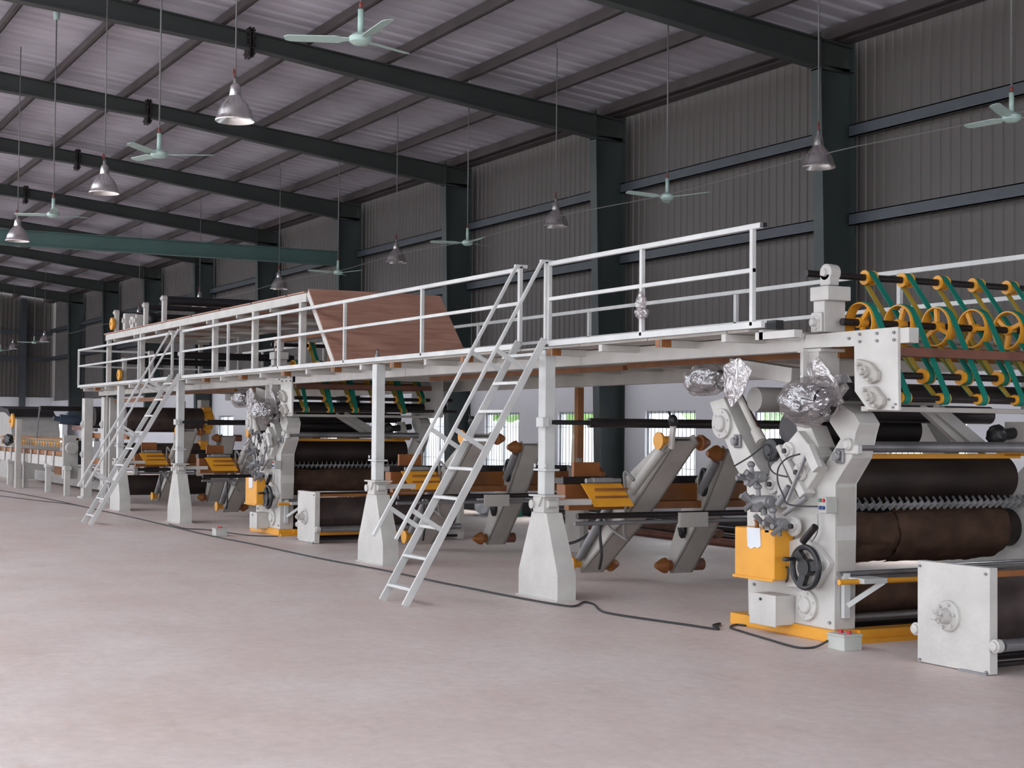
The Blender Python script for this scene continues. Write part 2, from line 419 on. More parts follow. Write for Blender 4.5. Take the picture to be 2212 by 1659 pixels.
# outside: ground and trees
g = G(); g.quad([(-110,-60,-.12),(40,-60,-.12),(40,60,-.12),(-110,60,-.12)]); structure(g.o('trim_%d' % ti,'ground')); ti += 1
g = G(); g.box(-110,40,27,27.2,-.12,1.95); structure(g.o('trim_%d' % ti,'plaster'), 'pale boundary wall outside'); ti += 1
TREELAB = ['pale green tree seen through the window behind the right hand machine','leafy tree seen through the window gap between the two plastic wrapped motors','leafy tree outside the window behind the nearest roll stand','leafy tree outside the window just left of the green column','leafy tree outside the window behind the near ladder rungs','leafy tree outside the window left of the near ladder']
for i, x in enumerate((-22.2,-27.1,-31.7,-36.3,-40.7,-44.9)):
    t = thing('tree', (x, 21.5+(i%3)*.9, -.12), TREELAB[i], 'tree', 'trees outside the windows')
    g = G(); c = WL[t.name]
    rnd = random.Random(i)
    for k in range(9): g.blob((c.x+rnd.uniform(-1.1,1.1), c.y+rnd.uniform(-.9,.9), 2.9+rnd.uniform(-.5,1.6)), .9,.8,.7, .5, 3, 2, k+i)
    g.o('foliage', 'hedge', t)
    g = G(); g.cyl((c.x,c.y,-.12),(c.x+.1,c.y,2.8),.14,.08,n=10); g.o('trunk','bark',t)

# ------------------------------------------------------------------ lamps, fans, wires
def lamp(x, y, z):
    t = thing('pendant_lamp', (x,y,z), '', 'lamp', 'bell shaped pendant lamps')
    g = G()
    prof = [(0,.205),(.012,.21),(.03,.198),(.06,.185),(.10,.178),(.15,.155),(.20,.12),(.24,.085),(.255,.072),(.255,.066),(.30,.060),(.37,.052),(.40,.03)]
    inner = [(.385,.02),(.30,.05),(.24,.078),(.20,.113),(.15,.148),(.10,.171),(.06,.178),(.01,.200)]
    g.lathe((x,y,z),(0,0,1),prof+inner,n=32,closed=True); sh = g.o('lamp_shade','chrome',t)
    g = G(); g.blob((x,y,z+.13),.05,.05,.10,.0,1,2); g.o('bulb','paper',t)
    g = G(); g.cyl((x,y,z+.38),(x,y,z+.47),.022,n=10); g.cyl((x+.0,y,z+.47),(x,y,roof_z(y)-.2),.009,n=6); g.o('rod','wire',t)
    g = G(); g.tube([(x,y,z+.50),(x+.03,y-.03,z+.55),(x+.05,y-.04,z+.50),(x+.02,y-.02,z+.46)],.008,n=6); g.o('connector','tape',t)
    return t
def fan(x, y, z, a0):
    t = thing('ceiling_fan', (x,y,z), '', 'fan', 'three bladed pale green ceiling fans')
    g = G(); g.lathe((x,y,z),(0,0,1),[(-.05,.02),(-.045,.06),(-.02,.095),(.02,.10),(.045,.07),(.06,.03)],n=24); g.o('motor','fan',t)
    for k in range(3):
        a = a0+k*2*PI/3; d = Vector((math.cos(a),math.sin(a),0)); s_ = Vector((-d.y,d.x,0))
        g = G(); P = []
        c = Vector((x,y,z))
        for (r, w, dz) in ((.08,.025,0),(.16,.035,0),(.20,.062,0),(.62,.055,.015),(.66,.03,.015)): P.append((r,w,dz))
        top = [c+d*r+s_*w+Vector((0,0,dz+w*.22)) for r,w,dz in P]+[c+d*r-s_*w+Vector((0,0,dz-w*.22)) for r,w,dz in reversed(P)]
        g.prism3(top, Vector((0,0,.006))); g.o('blade','fan',t)
    g = G(); g.cyl((x,y,z+.05),(x,y,z+.26),.026,n=10); g.o('canopy','fan',t)
    g = G(); g.cyl((x,y,z+.26),(x,y,roof_z(y)-.24),.011,n=6); g.o('rod','wire',t)
    g = G(); g.lathe((x,y,roof_z(y)-.42),(0,0,1),[(0,.03),(.02,.045),(.12,.055),(.15,.03)],n=14); g.o('ceiling_cup','fan',t)
    g = G(); g.cyl((x,y,z+.27),(x,y,z+.32),.016,n=8); g.o('connector','tape',t)
    return t
lp = lamp(-15.53, 5.0, 4.92); fn = fan(-12.1, 5.0, 5.03, 1.02+PI/3)
index_kids()
lp['label'] = 'large bell lamp hanging before the roof beam, nearest of the left row'; fn['label'] = 'nearest ceiling fan at the top of the picture with wide pale blades'
LL = [(-21.31,5.0,'whitish bell lamp hanging second in the left row'),(-27.7,5.0,'bell lamp at the left edge below the rafters'),
      (-14.51,12.0,'bell lamp hanging in front of the right hand green column'),(-20.9,12.0,'bell lamp above the near ladder handrails'),(-27.1,12.0,'bell lamp above the middle of the plywood sheet'),
      (-33.8,12.0,'small bell lamp just above the upper platform edge'),(-40.1,12.0,'tiny bell lamp peeping over the upper platform near its rollers'),(-46.4,12.0,'tiny bell lamp behind the uprights of the upper platform'),
      (-60.5,12.0,'distant bell lamp in front of the far columns'),(-67.0,12.0,'most distant bell lamp by the end wall')]
for x,y,l in LL: copy_tree(lp, (x+15.53, y-5, (0.0 if y < 8 else -.02)), l)
FL = [(-18.5,5.0,.25-PI/3,'second fan of the left row, blades seen edge on beneath a rafter'),(-24.7,5.0,.9-PI/3,'third fan of the left row at far left'),
      (-5.75+0,6.0,0,None),
      (-11.43,12.0,PI/3,'fan cut off by the right edge of the picture'),(-17.77,12.0,.52,'fan hanging between the two nearest columns'),(-24.02,12.0,.0,'fan hanging beside the second column above the handrail'),
      (-30.13,12.0,.5,'small fan above the plywood sheet'),(-62.5,12.0,.2,'distant small fan before a far column'),(-70.0,12.0,.7,'most distant fan near the end wall')]
for x,y,a,l in FL:
    if l is None: continue
    c = copy_tree(fn, (x+12.1, y-5, (0.0 if y < 8 else -.06)), l); c.rotation_euler = (0,0,a)
g = G(); pts = []
for i in range(60):
    x = -70+i*65/59; pts.append((x, 12.0, 5.03+.12*math.cos((x+14.5)/6.25*2*PI)*.25))
g.tube(pts, .007, n=5); tag(g.o('overhead_wire','wire'), 'thin wire strung along the row of lamps in front of the back wall', 'wire')

# ------------------------------------------------------------------ walkway bridge
YF, YR = 7.57, 11.0
DX0, DX1 = -34.4, -9.95
D = 13.13
br = thing('walkway_bridge', ((DX0+DX1)/2, 8.0, 0), 'long white elevated walkway with railings above the machines', 'walkway')
gaps = [(-13.87,-13.33),(-27.0,-26.46)]
def seg(a, b, gs):
    out = []; x = a
    for p, q in sorted(gs):
        if p > x: out.append((x,p))
        x = q
    out.append((x,b)); return out
for (a,b_) in ((DX0,-26.88),(-26.28,-13.90),(-13.30,DX1)):
    g = G()
    g.box(a, b_+(.10 if b_ == DX1 else 0), YF-.022, YF+.022, 3.335, 3.38, .004); g.o('handrail','rail',br)
    if b_ == DX1: g = G(); g.box(b_+.10, b_+.14, YF-.02, YF+.02, 3.34, 3.375); g.o('rail_plug','black',br)
    g = G(); g.box(a, b_, YF-.018, YF+.018, 2.985, 3.022, .003); g.o('middle_rail','rail',br)
for (a,b_) in ((DX0,-26.90),(-26.26,-13.93),(-13.28,DX1+.12)):
    g = G(); g.box(a, b_, YF-.02, YF+.02, 2.53, 2.585, .003); g.o('toe_rail','rail',br)
posts = [DX0+.02,-31.9,-29.6,-27.06,-26.42,-23.77,-21.0+.02,-18.2+.05,-16.0,-13.94,-13.30,-11.62,DX1-.02]
POSTPX = [(-18.740, 3.061), (-16.326, 2.980), (-11.605, 2.869), (-21.290, 3.069), (-23.689, 2.969), (-29.230, 3.118), (-13.299, 2.987), (-13.871, 3.027)]
posts = [DX0+.02, -13.30, -13.92, -26.26, -26.90, -9.97]
posts += [POSTPX[0][0], POSTPX[1][0], POSTPX[2][0], POSTPX[3][0], POSTPX[4][0], POSTPX[5][0]]
for x in posts:
    g = G(); g.box(x-.02, x+.02, YF-.02, YF+.02, 2.55, 3.34, .003); g.o('post','rail',br)
# return rail at left end + rear rails
g = G(); g.box(DX0, DX0+.04, YF, YR, 3.335, 3.38); g.box(DX0, DX0+.035, YF, YR, 2.985, 3.02); g.o('end_rail','rail',br)
g = G(); g.box(DX0, -4.0, YR-.02, YR+.02, 3.335, 3.38); g.o('rear_handrail','rail',br)
g = G(); g.box(DX0, -4.0, YR-.02, YR+.02, 2.96, 3.0); g.o('rear_middle_rail','rail',br)
for x in (-32,-29.4,-26.8,-24.2,-21.6,-18.2,-14.81,-12.0,-8.6,-5.6):
    g = G(); g.box(x-.025, x+.025, YR-.02, YR+.02, 2.5, 3.34); g.o('post','rail',br)
# main girders
g = G(); g.box(DX0+.1, -9.85, 8.0, 8.10, 2.355, 2.50, .004)
for x in (-13.4,-17.75,-22.2,-26.6,-30.8): g.box(x-.01, x+.01, 7.995, 8.0, 2.36, 2.5)
g.o('front_girder','white',br)
g = G(); g.box(DX0+.1, -4.0, 10.9, 11.05, 2.30, 2.50, .004); g.o('rear_girder','dull',br)
# deck
g = G()
x = DX0+.05
while x < -10.2:
    w = min(1.2, -10.05-x); g.box(x, x+w-.012, 7.60, 10.98, 2.505+.004*random.random(), 2.53); x += 1.2
g.o('deck','dull',br)
x = -33.9; i = 0
while x < -9.9:
    g = G(); g.box(x-.03, x+.03, 7.58, 10.95, 2.44, 2.505, .003)
    g.o('joist', 'white', br)
    if i % 2: g = G(); g.box(x+.031, x+.037, 7.60, 7.70, 2.44, 2.505); g.box(x-.03, x+.037, 7.574, 7.579, 2.44, 2.505); g.o('angle_cleat','orange',br)
    x += .98; i += 1
for (a,b_,y) in ((-14.4,-10.1,9.2),(-20.0,-14.8,9.4),(-28.0,-23.4,9.4),(-34.2,-29.0,9.4)):
    g = G(); g.box(a,b_,y,y+.07,2.385,2.44); g.o('under_beam','orange',br)
# open end plates at right
g = G(); g.box(-10.0,-9.5,7.62,7.70,2.44,2.50); g.box(-9.95,-9.90,7.62,8.0,2.44,2.52); g.o('end_bracket','white',br)
g = G(); g.box(-9.98,-9.86,7.72,7.80,2.53,2.60); g.o('rubber_stop','black',br)

# ladders
def ladder(dx, lab):
    L_ = thing('access_ladder', (-13.6+dx, 6.05, 0), lab, 'ladder')
    a = Vector((0,6.05,0)); 
    for s in (-13.87,-13.33):
        g = G(); g.beam((s+dx,6.03,.0),(s+dx,7.53,2.60),.022,.075,up=(0,-1,1),bev=.003); g.o('stringer','rail',L_)
    n = 9
    for k in range(n):
        t = (k+.55)/n*.99; y = 6.03+1.5*t; z = 2.60*t
        g = G(); g.box(-13.865+dx, -13.335+dx, y-.045, y+.045, z-.014, z+.016, .002); g.o('tread','rail',L_)
    for s in (-13.87,-13.33):
        g = G(); g.beam((s+dx,5.93,.64),(s+dx,7.50,3.385),.032,.032,up=(0,-1,1),bev=.003); g.o('handrail','rail',L_)
        g = G(); g.box(s-.018+dx, s+.018+dx, 7.48, 7.62, 3.365, 3.40); g.box(s-.018+dx, s+.018+dx, 7.53,7.566, 2.60,3.38); g.o('top_hook','rail',L_)
        for (ay,az),(by,bz) in (((6.08,.925),(6.45,.69)),((6.53,1.70),(6.91,1.47)),((6.98,2.48),(7.34,2.29))):
            g = G(); g.beam((s+dx,ay,az),(s+dx,by,bz),.014,.045,up=(0,1,1)); g.o('brace','rail',L_)
    return L_
ladder(0, 'near white steel ladder with handrails leaning up to the walkway')
ladder(-12.97, 'far white steel ladder with handrails at the left end of the walkway')

# pedestals
def pedestal(cx, lab):
    # front right base corner at x=cx, y=7.55
    P = thing('support_pedestal', (cx-.4, 7.6, 0), lab, 'pedestal', 'white tapered pedestals carrying the walkway')
    x0, x1, y0, y1 = cx-.80, cx, 7.55, 7.76
    mx = (x0+x1)/2; 
    g = G(); b0 = [(x0,y0,0),(x1,y0,0),(x1,y1,0),(x0,y1,0)]; b1 = [(x0,y0,.26),(x1,y0,.26),(x1,y1,.26),(x0,y1,.26)]
    b2 = [(mx-.15,y0+.01,.86),(mx+.15,y0+.01,.86),(mx+.15,y0+.19,.86),(mx-.15,y0+.19,.86)]
    V = [[g.bm.verts.new(p) for p in r] for r in (b0,b1,b2)]
    g.bm.faces.new(V[0][::-1]); g.bm.faces.new(V[2])
    for A,B_ in ((V[0],V[1]),(V[1],V[2])):
        for i in range(4): g.bm.faces.new((A[i],A[(i+1)%4],B_[(i+1)%4],B_[i]))
    g.box(x0-.02,x1+.02,y0-.02,y1+.02,0,.012)
    g.o('tapered_base','white',P)
    g = G(); g.box(mx-.17,mx+.17,y0-.02,y0+.22,1.02,1.04,.003); g.box(mx-.11,mx+.11,y0+.0,y0+.18,.86,1.02,.004); g.box(mx-.05,mx+.07,y0+.15,8.14,.93,.99,.004)
    g.cyl((mx-.12,y0-.02,.94),(mx-.12,y0+.08,.94),.045,n=16); g.prism([(mx-.04,1.02),(mx+.10,1.02),(mx+.03,.92)],y0-.02,y0); g.cyl((mx+.13,y0+.03,.95),(mx+.13,y0+.13,.95),.04,n=12)
    g.o('clamp','white',P)
    g = G(); g.box(mx-.07,mx+.07,y0+.03,y0+.15,1.04,2.50,.006); g.box(mx-.13,mx+.13,y0+.01,y0+.17,1.28,1.30,.002)
    for s in (-.11,.11): g.cyl((mx+s,y0+.02,1.31),(mx+s,y0+.02,1.35),.012,n=6)
    g.o('post','rail',P)
    return P
pedestal(-13.06, 'nearest tapered white pedestal, right of the near ladder'); pedestal(-17.36, 'tapered white pedestal just left of the near ladder')
pedestal(-26.2, 'tapered white pedestal right of the far ladder'); pedestal(-30.45, 'tapered white pedestal directly behind the far ladder')

# ------------------------------------------------------------------ single facer machine (one unit, copied once)
def bearing(g, c, r, d=.05, n=24, holes=6):
    x,y,z = c
    g.lathe((x,y,z),(0,-1,0),[(0,r),(d*.5,r),(d*.6,r*.97),(d*.6,r*.55),(d,r*.52),(d*1.2,r*.42),(d*1.2,r*.12)],n=n)
    for k in range(holes):
        a = 2*PI*k/holes+.3; g.cyl((x+r*.78*math.cos(a),y-d*.55,z+r*.78*math.sin(a)),(x+r*.78*math.cos(a),y-d*.75,z+r*.78*math.sin(a)),.011,n=6)
def bolt(g, x, y, z, r=.012): g.cyl((x,y,z),(x,y-.015,z),r,n=6)
FY = 8.15
FRP = [(-10.779, 0.052), (-10.800, 1.218), (-10.990, 1.396), (-11.108, 1.591), (-11.285, 1.806), (-11.371, 1.961), (-11.160, 2.000), (-10.911, 1.675), (-10.670, 1.404), (-10.533, 1.288), (-10.311, 1.100), (-10.115, 1.082), (-9.878, 1.328), (-9.756, 1.434), (-9.564, 1.643), (-9.712, 1.777), (-9.689, 1.897), (-9.593, 1.926), (-9.420, 1.847), (-9.349, 1.766), (-9.398, 1.681), (-9.441, 1.493), (-9.636, 1.280), (-9.643, 0.100)]
FRP[0] = (FRP[0][0], .10); FRP[-1] = (FRP[-1][0], .10)
sf = thing('single_facer', (-10.2, 8.3, 0), '', 'machine', 'single facer machines')
g = G(); g.prism(FRP, FY, FY+.22, .006); 
g.o('side_frame','white',sf)
g = G(); 
xr = FRP[-1][0]
for z in (.52,.95): g.box(xr-.02, xr+.012, FY+.02, FY+.21, z-.006, z+.30)
g.o('cover_plate','dull',sf)
g = G(); g.prism([(x,z) for x,z in FRP], 10.42, 10.60, .004); g.prism([(-9.636, 1.280), (-9.441, 1.493), (-9.272, 1.457), (-9.269, 0.145), (-9.643, 0.100)], 10.36, 10.42); g.o('far_side_frame','grey',sf)
g = G(); g.box(-11.0,-9.60,FY-.03,FY+.25,0,.10,.004); g.box(-11.0,-9.55,10.36,10.66,0,.10,.004); g.box(-9.72,-9.56,FY+.2,10.4,0,.10); g.box(-10.98,-10.84,FY+.2,10.4,0,.10)
g.box(-9.56,-9.50,FY-.03,10.6,0,.035); g.o('base_frame','yellow',sf)
# bosses on the side frame
for p, r in zip([(-11.158, 1.764), (-9.966, 0.271)], (.135,.125)):
    g = G(); bearing(g, (p[0],FY,p[1]), r); g.o('round_boss','white',sf)
for p in [(-10.924, 1.609), (-9.562, 1.506)]:
    x,z = p; g = G(); g.box(x-.05,x+.05,FY-.03,FY,z-.06,z+.06,.01); g.cyl((x,FY-.03,z),(x,FY-.07,z),.035,n=10); g.cyl((x-.03,FY-.05,z-.03),(x+.04,FY-.05,z+.04),.014,n=6); g.cyl((x+.02,FY-.05,z-.04),(x+.02,FY-.08,z+.03),.012,n=6)
    g.o('clamp_fitting','castiron',sf)
g = G()
for p in [(-10.753, 0.095), (-9.694, 0.157), (-10.689, 0.374), (-9.864, 0.738), (-10.611, 0.270), (-10.172, 0.314)]: bolt(g, p[0], FY, p[1], .014)
g.o('bolt','castiron',sf)
# raised hexagonal cover behind hand wheel
g = G(); g.prism([(-10.185, 0.778), (-9.974, 0.830), (-9.815, 0.773), (-9.636, 0.645), (-9.653, 0.606), (-9.813, 0.428), (-10.183, 0.400)], FY-.06, FY+.0, .006); g.o('gearbox_cover','white',sf)
# slide block assembly in the V notch (tilted plates)
g = G(); 
g.prism([(-10.117, 1.772), (-9.925, 1.746), (-9.818, 1.576), (-9.965, 1.479), (-10.055, 1.592)], FY-.02, FY+.16, .005)
g.o('slide_head','white',sf)
g = G(); g.prism([(-9.994, 1.707), (-9.740, 1.502), (-9.897, 1.329), (-10.187, 1.559)], FY-.10, FY+.1, .006)
g.prism([(-9.898, 1.499), (-9.722, 1.390), (-9.902, 1.207), (-10.094, 1.341)], FY-.09, FY+.1, .006)
g.prism([(-10.231, 1.570), (-10.187, 1.590), (-9.849, 1.198), (-9.914, 1.157)], FY-.14, FY-.02, .003)
g.prism([(-9.863, 1.519), (-9.827, 1.534), (-9.699, 1.402), (-9.734, 1.371)], FY-.14, FY-.02, .003)
g.o('slide_block','white',sf)
for p in [(-10.095, 1.537), (-9.944, 1.365)]: g = G(); bearing(g,(p[0],FY-.10,p[1]),.075,.04,18,4); g.o('bearing_housing','white',sf)
for p in [(-10.095, 1.537), (-9.944, 1.365), (-10.296, 1.254), (-10.141, 1.148), (-10.007, 0.918)]: g = G(); g.cyl((p[0],FY-.14,p[1]),(p[0],FY-.165,p[1]),.022,n=12); g.o('shaft_end','black',sf)
g = G(); g.prism([(-10.361, 1.412), (-10.249, 1.492), (-10.125, 1.283), (-9.973, 1.136), (-10.123, 1.033), (-10.322, 1.237), (-10.404, 1.312)], FY-.08, FY+.02, .006)
for p in [(-10.360, 1.251), (-10.204, 1.144), (-10.069, 0.913)]: bearing(g,(p[0],FY-.06,p[1]),.085,.04,18,4)
g.o('lower_bearing_plate','white',sf)
def rodpx(name, m, a, b, r, y=8.0, r2=None):
    g = G(); g.cyl((a[0],y,a[1]),(b[0],y,b[1]),r,r2 if r2 else r,n=12); return g.o(name, m, sf)
R = [(-10.066, 1.114), (-9.771, 1.576), (-10.096, 1.017), (-9.810, 1.163), (-9.855, 0.804), (-9.699, 0.934), (-10.182, 1.089), (-10.036, 1.241)]
rodpx('adjusting_screw','steel',R[0],R[1],.016); rodpx('adjusting_screw','castiron',R[2],R[3],.022); rodpx('damper','blacksteel',R[4],R[5],.03); rodpx('adjusting_screw','castiron',R[6],R[7],.026)
g = G(); g.beam((R[1][0],7.98,R[1][1]),(R[1][0]+.12,7.98,R[1][1]-.18),.05,.09); g.o('bracket','white',sf)
# rusty inner arm alongside left arm, chain guard etc.
g = G(); g.prism([(-11.517, 2.044), (-11.374, 2.084), (-10.958, 1.602), (-10.824, 1.378), (-10.810, 1.256), (-10.956, 1.292)], 8.42, 8.50, .004); g.o('rusty_link','copper',sf)
g = G(); 
P = [(-10.928, 2.090), (-10.752, 1.905), (-10.568, 1.705), (-10.471, 1.606)]
g.tube([(P[0][0],8.1,P[0][1]),(P[1][0],8.08,P[1][1]),(P[2][0],8.06,P[2][1])],.03,n=10); g.cyl((P[2][0],8.06,P[2][1]),(P[3][0],8.05,P[3][1]),.045,.05,n=12); g.o('wrapped_hose','dull',sf)
# grey valve clusters
def valve(px, seed, s=1.0):
    x, z = px; g = G(); y = 7.99; rd = random.Random(seed)
    g.cyl((x-.13*s,y,z),(x+.12*s,y,z+.01),.062*s,n=14); g.cyl((x+.12*s,y,z+.01),(x+.15*s,y,z+.01),.045*s,n=12); g.cyl((x-.17*s,y,z-.005),(x-.13*s,y,z),.05*s,.07*s,n=10)
    for k in range(5):
        a = rd.uniform(-.14,.12); g.cyl((x+a,y-.03,z),(x+a+rd.uniform(-.02,.02),y-.10-.03*rd.random(),z+rd.uniform(-.09,.09)),.026*s,n=8)
    g.cyl((x-.04*s,y,z),(x-.06*s,y,z+.13*s),.02,n=8); g.blob((x-.06*s,y,z+.14*s),.035,.035,.03,.1,3,2)
    g.cyl((x+.02,y,z-.02),(x+.03,y,z-.11*s),.028,n=8); g.box(x-.1*s,x-.02*s,y-.06,y+.03,z-.085*s,z-.02*s,.008)
    g.cyl((x,y,z),(x,FY,z),.03,n=8)
    return g.o('valve','castiron',sf)
VP = [(-10.485, 1.302), (-10.382, 1.095), (-10.187, 0.919)]
for i, p in enumerate(VP): valve(p, i+3, (.8,.95,.85)[i])
# wheels/pulley dark at (1650,975)
P = [(-10.328, 1.541)]
g = G(); g.lathe((P[0][0],FY-.02,P[0][1]),(0,-1,0),[(0,.10),(.10,.10),(.11,.085),(.11,.05),(.13,.04)],n=20); g.o('drive_pulley','black',sf)
# electric lines
def hose(name, m, pts, r, par=None, n=6):
    # smooth through points
    P = [Vector(p) for p in pts]; out = []
    for i in range(len(P)-1):
        p0 = P[max(i-1,0)]; p1 = P[i]; p2 = P[i+1]; p3 = P[min(i+2,len(P)-1)]
        for k in range(6):
            t = k/6; out.append(.5*((2*p1)+(-p0+p2)*t+(2*p0-5*p1+4*p2-p3)*t*t+(-p0+3*p1-3*p2+p3)*t**3))
    out.append(P[-1]); g = G(); g.tube(out, r, n=n); return g.o(name, m, par)
def xyz(L_, y): return [(x,y,z) for x,z in L_]
hose('cable','cable', xyz([(-9.772, 1.517), (-9.937, 1.479), (-10.045, 1.401), (-10.056, 1.286), (-9.983, 1.175), (-9.935, 1.110), (-9.758, 1.099), (-9.557, 1.105)],7.9), .007, sf)
hose('cable','cable', xyz([(-10.653, 1.397), (-10.419, 1.489), (-10.212, 1.589), (-10.131, 1.552), (-10.180, 1.436), (-10.106, 1.354), (-9.936, 1.328)],7.9), .007, sf)
hose('pipe','steel', xyz([(-9.804, 1.030), (-9.809, 0.879), (-9.914, 0.766)],8.11), .006, sf)
# push button station
P = [(-9.690, 1.168), (-9.615, 1.160), (-9.615, 1.042), (-9.689, 1.053), (-9.536, 1.171)]
g = G(); x0 = P[0][0]; g.box(x0,x0+.085,8.03,FY,P[3][1]-.01,P[0][1]+.005,.006); bs = g.o('button_station','greybox',sf)
for i,(dx,dz,c) in enumerate(((.024,.10,'greenb'),(.062,.10,'red'),(.024,.04,'blueb'),(.062,.04,'blueb'))):
    g = G(); g.cyl((x0+dx,8.03,P[3][1]+dz-.005),(x0+dx,8.012,P[3][1]+dz-.005),.015,n=12); g.o('push_button',c,bs)
# yellow cabinet with paper note
P = [(-10.683, 0.883), (-10.141, 0.870), (-10.139, 0.461), (-10.680, 0.459)]
x0, x1 = P[0][0], P[1][0]
g = G(); g.box(x0,x1,7.93,8.14,P[2][1],P[1][1]+.01,.008); g.box(x0-.012,x1,7.915,7.93,P[2][1]-.012,P[2][1]+.012,.003); yc = g.o('yellow_cabinet','yellow',sf)
g = G(); 
for k in range(7):
    pass
zt = P[1][1]+.015; g.prism([(x0+.18,zt),(x0+.36,zt),(x0+.37,zt-.15),(x0+.33,zt-.17),(x0+.30,zt-.16),(x0+.24,zt-.18),(x0+.19,zt-.16)],7.922,7.929); g.o('paper_note','paper',yc)
g = G(); g.cyl((x0+.22,8.0,zt-.02),(x0+.22,8.0,zt+.05),.018,n=8); g.cyl((x0+.22,8.0,zt+.05),(x0+.22,8.0,zt+.065),.026,n=8); g.o('filler_cap','orange',yc)
g = G(); g.tube([(x1+.0,8.06,.57),(x1+.03,8.05,.57),(x1+.05,8.04,.53),(x1+.04,8.04,.47),(x1+.0,8.06,.45)],.010,n=6); g.o('handle','black',yc)
# hand wheel
P = [(-9.844, 0.594)]
hx, hz = P[0]
g = G(); pts = [(hx+.165*math.cos(2*PI*k/32),8.02,hz+.165*math.sin(2*PI*k/32)) for k in range(32)]
g.tube(pts,.025,n=8,closed=True)
for k in range(3):
    a = PI/2+.7+k*2*PI/3; g.beam((hx,8.03,hz),(hx+.16*math.cos(a),8.02,hz+.16*math.sin(a)),.075,.045,up=(0,1,0))
g.cyl((hx,8.07,hz),(hx,7.99,hz),.07,n=18); hw = g.o('hand_wheel','black',sf)
g = G(); g.cyl((hx-.13,8.0,hz+.06),(hx-.13,7.90,hz+.06),.014,.02,n=10); g.o('crank_knob','black',hw)
g = G(); g.cyl((hx,8.05,hz),(hx,FY,hz),.028,n=12); g.o('wheel_shaft','castiron',sf)
# white junction box below
P = [(-10.478, 0.323), (-10.138, 0.097)]
g = G(); g.box(P[0][0],P[1][0],7.95,FY,P[1][1]-.01,P[0][1]+.01,.006); g.box(P[0][0]-.006,P[1][0]+.006,7.94,7.955,P[1][1]-.02,P[0][1]+.015,.003); jb = g.o('junction_box','white',sf)
g = G(); g.cyl((P[0][0]+.15,7.94,P[0][1]-.03),(P[0][0]+.15,7.93,P[0][1]-.03),.012,n=8); g.o('lock','black',jb)
# rollers and drums between the frames
def roll(name, m, x, z, r, y0=FY+.2, y1=10.42, par=None, n=32):
    g = G(); g.cyl((x,y0,z),(x,y1,z),r,n=n); return g.o(name, m, par or sf)
roll('upper_drum','blacksteel',-10.45,1.72,.16,y1=9.7)
roll('idler_roller','steel',-9.46,1.58,.045,y0=FY+.02)
g = G(); g.lathe((-9.46,FY-.0,1.60),(0,-1,0),[(-.02,.05),(.03,.05),(.05,.03)],n=14); g.box(-9.52,-9.36,FY-.01,FY+.05,1.52,1.60,.01); g.o('pillow_block','white',sf)
roll('corrugating_roll','drum',-10.05,1.30,.20)
roll('pressure_roll','blacksteel',-10.35,.98,.18)
g = G(); g.box(-9.76,-9.71,FY+.2,10.3,1.48,1.52); g.box(-9.80,-9.71,10.1,10.4,1.50,1.55); g.o('yellow_bar','yellow',sf)
g = G()
for k in range(28):
    y = FY+.26+k*.076
    g.beam((-9.80,y,1.06),(-9.74,y+.02,1.11),.014,.04); g.beam((-9.74,y+.02,1.11),(-9.80,y+.035,1.15),.010,.02)
g.box(-9.80,-9.77,FY+.2,10.4,1.085,1.105); g.o('finger_row','castiron',sf)
roll('glue_roll','drum',-9.98,.86,.17)
def paper(ya, yb, r0, a0, a1, seed, cx=-9.97, cz=.86):
    """crumpled sheet of paper wrapped part way round a roll"""
    g = G(); nu, nv = 26, 18; rows = []
    for u in range(nu+1):
        y = ya+(yb-ya)*u/nu; row = []
        lo = a0+.22*noise.noise(Vector((y*2.3,seed,0)))
        for v in range(nv+1):
            a = lo+(a1-lo)*v/nv; r = r0+.022*noise.noise(Vector((y*4,a*2.5,seed)))+.010*noise.noise(Vector((y*11,a*6,seed)))
            if v < 4: r += .012*(4-v)
            row.append(g.bm.verts.new((cx+r*math.cos(a), y, cz+r*math.sin(a))))
        rows.append(row)
    for u in range(nu):
        for v in range(nv):
            f = g.bm.faces.new((rows[u][v],rows[u+1][v],rows[u+1][v+1],rows[u][v+1])); f.smooth = True
    r_ = bmesh.ops.solidify(g.bm, geom=g.bm.faces[:], thickness=.003)
    g.o('paper_cover','kraft',sf)
paper(8.95, 10.22, .225, -1.75, 1.1, 3); paper(8.38, 9.10, .198, -1.45, 1.0, 8)
roll('brown_drum','kraft',-10.1,.33,.17)
roll('lower_roller','steel',-9.85,.10+.06,.035); roll('dark_lower_roller','blacksteel',-9.98,.10,.06)
roll('cross_pipe','steel',-9.62,.555,.02,y0=FY+.02); roll('cross_pipe','castiron',-9.75,.50,.018,y0=FY+.2)
roll('top_cross_roll','blacksteel',-10.2,1.86,.08)
g = G(); g.beam((-9.6,9.2,1.90),(-9.75,9.9,1.56),.06,.10); g.beam((-9.6,9.05,1.90),(-9.75,9.7,1.56),.05,.06); g.o('inner_strut','grey',sf)
g = G(); g.blob((-9.7,10.0,1.68),.09,.08,.09,.25,4,3); g.cyl((-9.7,10.0,1.68),(-9.7,10.4,1.72),.05,n=12); g.o('small_motor','black',sf)
g = G(); g.prism([(-9.8,1.55),(-9.45,1.55),(-9.6,1.80),(-9.8,1.80)],10.2,10.25); g.o('cover_sheet','dull',sf)
